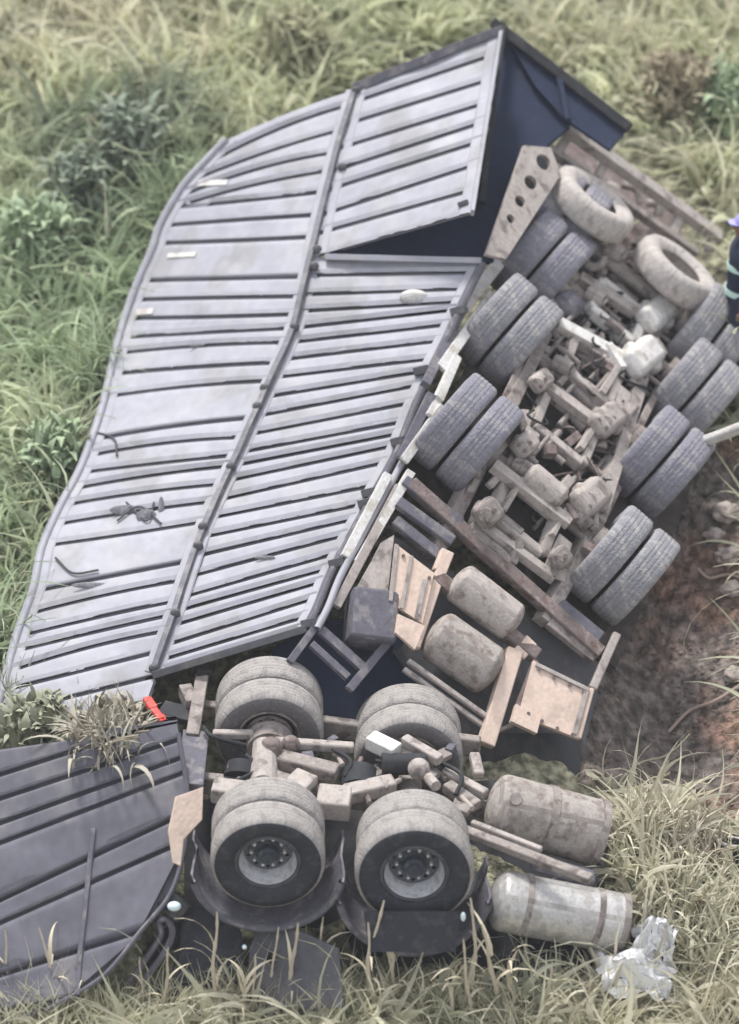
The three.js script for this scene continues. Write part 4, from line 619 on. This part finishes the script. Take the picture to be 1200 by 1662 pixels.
function tussock(label, base, r, hgt, n, col, seed) {         // long dry strands thrown in all directions
  const q = rng(seed), o = thing('dry_tussock', label, 'dry grass', base), lv = [], st = [];
  for (let k = 0; k < n; k++) lv.push(ribbon(hgt * (0.6 + q() * 0.8), 0.018 + q() * 0.035, q() * 2.8, (q() - 0.5) * 3, 7).rotateX((q() - 0.5) * 1.6).rotateY(q() * 6.28).translate(base.x + (q() + q() - 1) * r, base.y + q() * hgt * 0.3, base.z + (q() + q() - 1) * r));
  for (let k = 0; k < 14; k++) { const a = q() * 6.28, p = base.clone().add(V((q() - 0.5) * r, 0, (q() - 0.5) * r)); st.push(tube([p, p.clone().add(V(Math.cos(a) * 0.12, hgt * 0.6, Math.sin(a) * 0.12)), p.clone().add(V(Math.cos(a) * 0.4, hgt * (0.7 + q() * 0.5), Math.sin(a) * 0.4))], 0.01, 5, 12)); }
  part(o, 'stems', st, new THREE.MeshStandardMaterial({ color: new THREE.Color(col[0] * 0.8, col[1] * 0.75, col[2] * 0.7), roughness: 1 }));
  part(o, 'blades', lv, new THREE.MeshStandardMaterial({ color: new THREE.Color(...col), roughness: 0.95, side: THREE.DoubleSide })).userData.kind = 'stuff';
}
tussock('pale dry tussock at the right end of the dusty fuel tank', hit(1045, 1385), 0.4, 0.5, 260, [0.56, 0.53, 0.41], 10);
tussock('grey-brown dry tussock below the bare soil beside the black bucket', hit(1115, 1400), 0.4, 0.42, 240, [0.44, 0.40, 0.32], 11);
tussock('straw tussock at the right behind the white plastic sheet', hit(1105, 1480), 0.45, 0.45, 260, [0.5, 0.48, 0.36], 12);
tussock('dry tussock in the lower right corner of the photo', hit(1175, 1545), 0.45, 0.45, 240, [0.52, 0.5, 0.37], 13);
tussock('tall dry tussock over the left edge rail half way down the bin wall', hit(95, 775), 0.26, 0.7, 120, [0.5, 0.52, 0.36], 14);
tussock('tangled dry growth over the lower left corner of the long bin wall', P(20, 1165, 31.2), 0.3, 0.42, 160, [0.42, 0.43, 0.33], 15);
tussock('grey-green growth climbing the left edge rail above the lower left wall corner', P(-5, 1050, 31.9), 0.28, 0.5, 150, [0.42, 0.46, 0.33], 17);
tussock('low grey growth along the bottom edge of the long bin wall', P(120, 1195, 30.75), 0.35, 0.3, 170, [0.42, 0.41, 0.33], 18);
tussock('green strands reaching over the left edge rail near the middle of the bin wall', hit(165, 640), 0.3, 0.75, 150, [0.42, 0.5, 0.32], 19);
tussock('green strands at the curved upper left corner of the bin wall', hit(275, 370), 0.35, 0.7, 170, [0.40, 0.47, 0.31], 20);
tussock('tangled dry growth hanging over the top edge of the dark lower bin', P(175, 1225, 30.0), 0.4, 0.42, 200, [0.40, 0.37, 0.30], 16);
// soil, stones, roots and rubbish in the hollow on the right
{
  const cl = [1, 2, 3].map(k => { const g = crumple(V(0, 0, 0), 0.07, 1, 0.7, 1, k * 3.3, 2, 0.7); return g; });
  scatter('soil_clods', 'loose brown clods of soil in the hollow beside the trailer', 'soil', cl, 700, [1.4, 4.2, -1.5, 3.8], { part: 'clods', lean: 1, s: [0.1, 0.42], color: (x, y, p) => mix([0.2, 0.17, 0.16], [0.3, 0.2, 0.165], vr()), skip: (x, y, p) => !soilAt(p) });
  const stoneM = grime([0.42, 0.37, 0.34], [0.28, 0.22, 0.2], { seed: 40, metres: 0.5, amount: 0.2, rough: 0.95 });
  const S = [[1180, 838, 0.13, 'pale stone with a dark hollow, topmost at the right edge beside the soil'], [1184, 908, 0.12, 'round pale stone at the right edge, below the topmost stone'], [1160, 872, 0.09, 'small reddish stone left of the round pale stone'], [1188, 962, 0.1, 'flat stone at the right edge under the round pale stone'], [1195, 1100, 0.1, 'white stone half way down the right edge of the soil'], [1090, 1292, 0.1, 'pale flat stone at the foot of the bare soil']];
  S.forEach(([x, y, r, l], k) => { const b = hit(x, y); single('stone', l, 'stone', b, crumple(b.clone().add(V(0, r * 0.35, 0)), r, 1.2, 0.7, 1, 5 + k * 2.7, 4, 0.5), stoneM); });
  const rootM = new THREE.MeshStandardMaterial({ color: new THREE.Color(0.34, 0.26, 0.22), roughness: 0.95 });
  for (const [pts, r, l] of [[[[1085, 1195], [1120, 1160], [1160, 1145], [1215, 1110]], 0.017, 'thick bent root crossing the reddish soil near the right edge'], [[[1132, 930], [1150, 945], [1180, 940], [1210, 948]], 0.016, 'short dry stick lying below the stones at the right edge']]) { const w = pts.map(([x, y]) => hit(x, y).add(V(0, 0.05, 0))); single('root', l, 'root', w[0].clone(), tube(w, r, 7), rootM); }
  const b = hit(1184, 1412), ax = cv(0.1, 0.97, 0.2).normalize(), g = lathe2([[0.002, 0], [0.085, 0], [0.125, 0.24], [0.14, 0.24], [0.14, 0.27], [0.118, 0.27], [0.08, 0.012], [0.002, 0.012]], 28).applyMatrix4(alongZ(b, b.clone().addScaledVector(ax, 0.001)));
  const bk = thing('bucket', 'small black bucket with a pale rim standing at the lower right edge', 'bucket', b); part(bk, 'body', g, M.black); part(bk, 'rim', new THREE.TorusGeometry(0.135, 0.018, 8, 32).applyMatrix4(alongZ(b.clone().addScaledVector(ax, 0.265), b.clone().addScaledVector(ax, 0.267))), M.white);
}
// worker at the right edge, mostly outside the frame
{
  const feet = hit(1199, 612), up = V(0, 1, 0), side = V(0, 0, 1), fw = V(-1, 0, 0);
  const at = (f, s, h) => feet.clone().addScaledVector(fw, f).addScaledVector(side, s).addScaledVector(up, h);
  const man = thing('person', 'person in dark navy work clothes with pale reflective bands at the right edge', 'person', feet);
  function field(bones, c, size, res, k = 0.05) {
    const mc = new MarchingCubes(res, new THREE.MeshBasicMaterial(), false, false, 200000); mc.isolation = 0; const h = size / 2, p = V();
    for (let z = 0; z < res; z++) for (let y = 0; y < res; y++) for (let x = 0; x < res; x++) {
      p.set((x - res / 2) / (res / 2) * h + c.x, (y - res / 2) / (res / 2) * h + c.y, (z - res / 2) / (res / 2) * h + c.z); let d = 9;
      for (const [a, b, ra, rb] of bones) { const ab = b.clone().sub(a), t = clamp(p.clone().sub(a).dot(ab) / Math.max(1e-9, ab.lengthSq()), 0, 1), e = p.distanceTo(a.clone().addScaledVector(ab, t)) - (ra + (rb - ra) * t); const m = clamp(0.5 + 0.5 * (d - e) / k, 0, 1); d = d + (e - d) * m - k * m * (1 - m); }
      mc.field[z * res * res + y * res + x] = -d;
    }
    mc.update(); const n = mc.count, g = new THREE.BufferGeometry(); g.setAttribute('position', new THREE.Float32BufferAttribute(Array.from(mc.positionArray.slice(0, n * 3)), 3)); g.setAttribute('normal', new THREE.Float32BufferAttribute(Array.from(mc.normalArray.slice(0, n * 3)), 3));
    return g.scale(h, h, h).translate(c.x, c.y, c.z);
  }
  const hip = s => at(0, s * 0.1, 0.95), knee = s => at(0.05 + s * 0.04, s * 0.12, 0.5), ank = s => at(0 + s * 0.06, s * 0.13, 0.1), toe = s => at(0.2 + s * 0.06, s * 0.15, 0.045);
  const sh = s => at(0, s * 0.2, 1.5), el = s => at(-0.02, s * 0.28, 1.2), wr = s => at(0.04, s * 0.29, 0.93);
  const limbs = s => [[hip(s), knee(s), 0.095, 0.065], [knee(s), ank(s), 0.06, 0.045], [ank(s), toe(s), 0.05, 0.035], [sh(s), el(s), 0.06, 0.046], [el(s), wr(s), 0.045, 0.03]];
  const body = [...limbs(1), ...limbs(-1), [at(0, 0, 0.95), at(0, 0, 1.2), 0.14, 0.12], [at(0, -0.1, 1.4), at(0, 0.1, 1.4), 0.13, 0.13], [at(0, 0, 1.2), at(0, 0, 1.42), 0.12, 0.13], [at(0, 0, 1.5), at(0.02, 0, 1.63), 0.06, 0.055]];
  const head = [[at(0.02, 0, 1.74), at(0.03, 0, 1.7), 0.1, 0.085], [at(0.05, 0, 1.64), at(0.07, 0, 1.63), 0.06, 0.05], [at(0.115, 0, 1.72), at(0.135, 0, 1.685), 0.012, 0.018], [at(0.02, 0.098, 1.71), at(0.01, 0.1, 1.67), 0.018, 0.014], [at(0.02, -0.098, 1.71), at(0.01, -0.1, 1.67), 0.018, 0.014], [at(0.1, 0.018, 1.65), at(0.1, -0.018, 1.65), 0.014, 0.014]];
  const skin = new THREE.MeshStandardMaterial({ color: new THREE.Color(0.24, 0.13, 0.085), roughness: 0.6 });
  const hand = s => { const w = wr(s), d = V(-0.15, -1, 0.02).normalize(), l = V(0, 0, s), q = (a, b, c = 0) => w.clone().addScaledVector(d, a).add(V(-b * 0.95, 0, -b * 0.2 * s)).addScaledVector(l, c); const out = [[q(0, 0), q(0.09, 0), 0.028, 0.03], [q(0.07, -0.025), q(0.09, 0.03), 0.018, 0.016]]; [[-0.03, 0.07], [-0.01, 0.08], [0.012, 0.075], [0.032, 0.058]].forEach(([b, n]) => { out.push([q(0.09, b), q(0.09 + n * 0.6, b, -0.01), 0.0095, 0.009], [q(0.09 + n * 0.6, b, -0.01), q(0.09 + n, b, -0.035), 0.009, 0.008]); }); out.push([q(0.03, -0.03), q(0.06, -0.055, 0.005), 0.012, 0.01], [q(0.06, -0.055, 0.005), q(0.09, -0.06, -0.005), 0.01, 0.009]); return out; };
  part(man, 'body', [field(body, at(0, 0, 0.85), 1.95, 100), field(head, at(0.03, 0, 1.7), 0.34, 56, 0.03), field(hand(1), wr(1).add(V(-0.01, -0.08, 0)), 0.28, 64, 0.008), field(hand(-1), wr(-1).add(V(-0.01, -0.08, 0)), 0.28, 64, 0.008)], skin);
  const jac = s => [[sh(s), el(s), 0.085, 0.068], [el(s), el(s).lerp(wr(s), 0.92), 0.064, 0.052]];
  part(man, 'jacket', field([...jac(1), ...jac(-1), [at(0, 0, 0.96), at(0, 0, 1.2), 0.185, 0.17], [at(0, -0.1, 1.4), at(0, 0.1, 1.4), 0.155, 0.155], [at(0, 0, 1.2), at(0, 0, 1.42), 0.165, 0.16]], at(0, 0, 1.2), 1.1, 72), M.navy);
  const leg = s => [[hip(s), knee(s), 0.12, 0.088], [knee(s), ank(s), 0.085, 0.075]];
  part(man, 'trousers', field([...leg(1), ...leg(-1), [at(0, -0.06, 0.92), at(0, 0.06, 0.92), 0.14, 0.14]], at(0, 0, 0.6), 1.3, 72), M.navy);
  const mint = new THREE.MeshStandardMaterial({ color: new THREE.Color(0.62, 0.85, 0.76), roughness: 0.4 });
  for (const [h, a] of [[1.0, 0.19], [1.27, 0.178]]) part(man, 'reflective_band', lathe2([[a, -0.03], [a + 0.008, -0.03], [a + 0.008, 0.03], [a, 0.03]], 40).applyMatrix4(alongZ(at(0, 0, h), at(0, 0, h + 0.01))), mint);
  for (const z of [1, -1]) part(man, 'reflective_band', cyl(sh(z).lerp(el(z), 0.8), sh(z).lerp(el(z), 0.98), 0.082, 0.078, 24), mint);
  part(man, 'boot', [ball(toe(1), 0.06, 1.6, 0.8, 0.9), ball(ank(1), 0.07)], M.black); part(man, 'boot', [ball(toe(-1), 0.06, 1.6, 0.8, 0.9), ball(ank(-1), 0.07)], M.black);
  part(man, 'cap', [new THREE.SphereGeometry(0.115, 24, 12, 0, 6.3, 0, 1.6).translate(...at(0.02, 0, 1.745).toArray()), new THREE.CylinderGeometry(0.1, 0.1, 0.012, 24).scale(1, 1, 0.8).translate(...at(0.1, 0, 1.745).toArray())], new THREE.MeshStandardMaterial({ color: new THREE.Color(0.36, 0.33, 0.75), roughness: 0.6 }));
}

renderer.render(scene, camera);
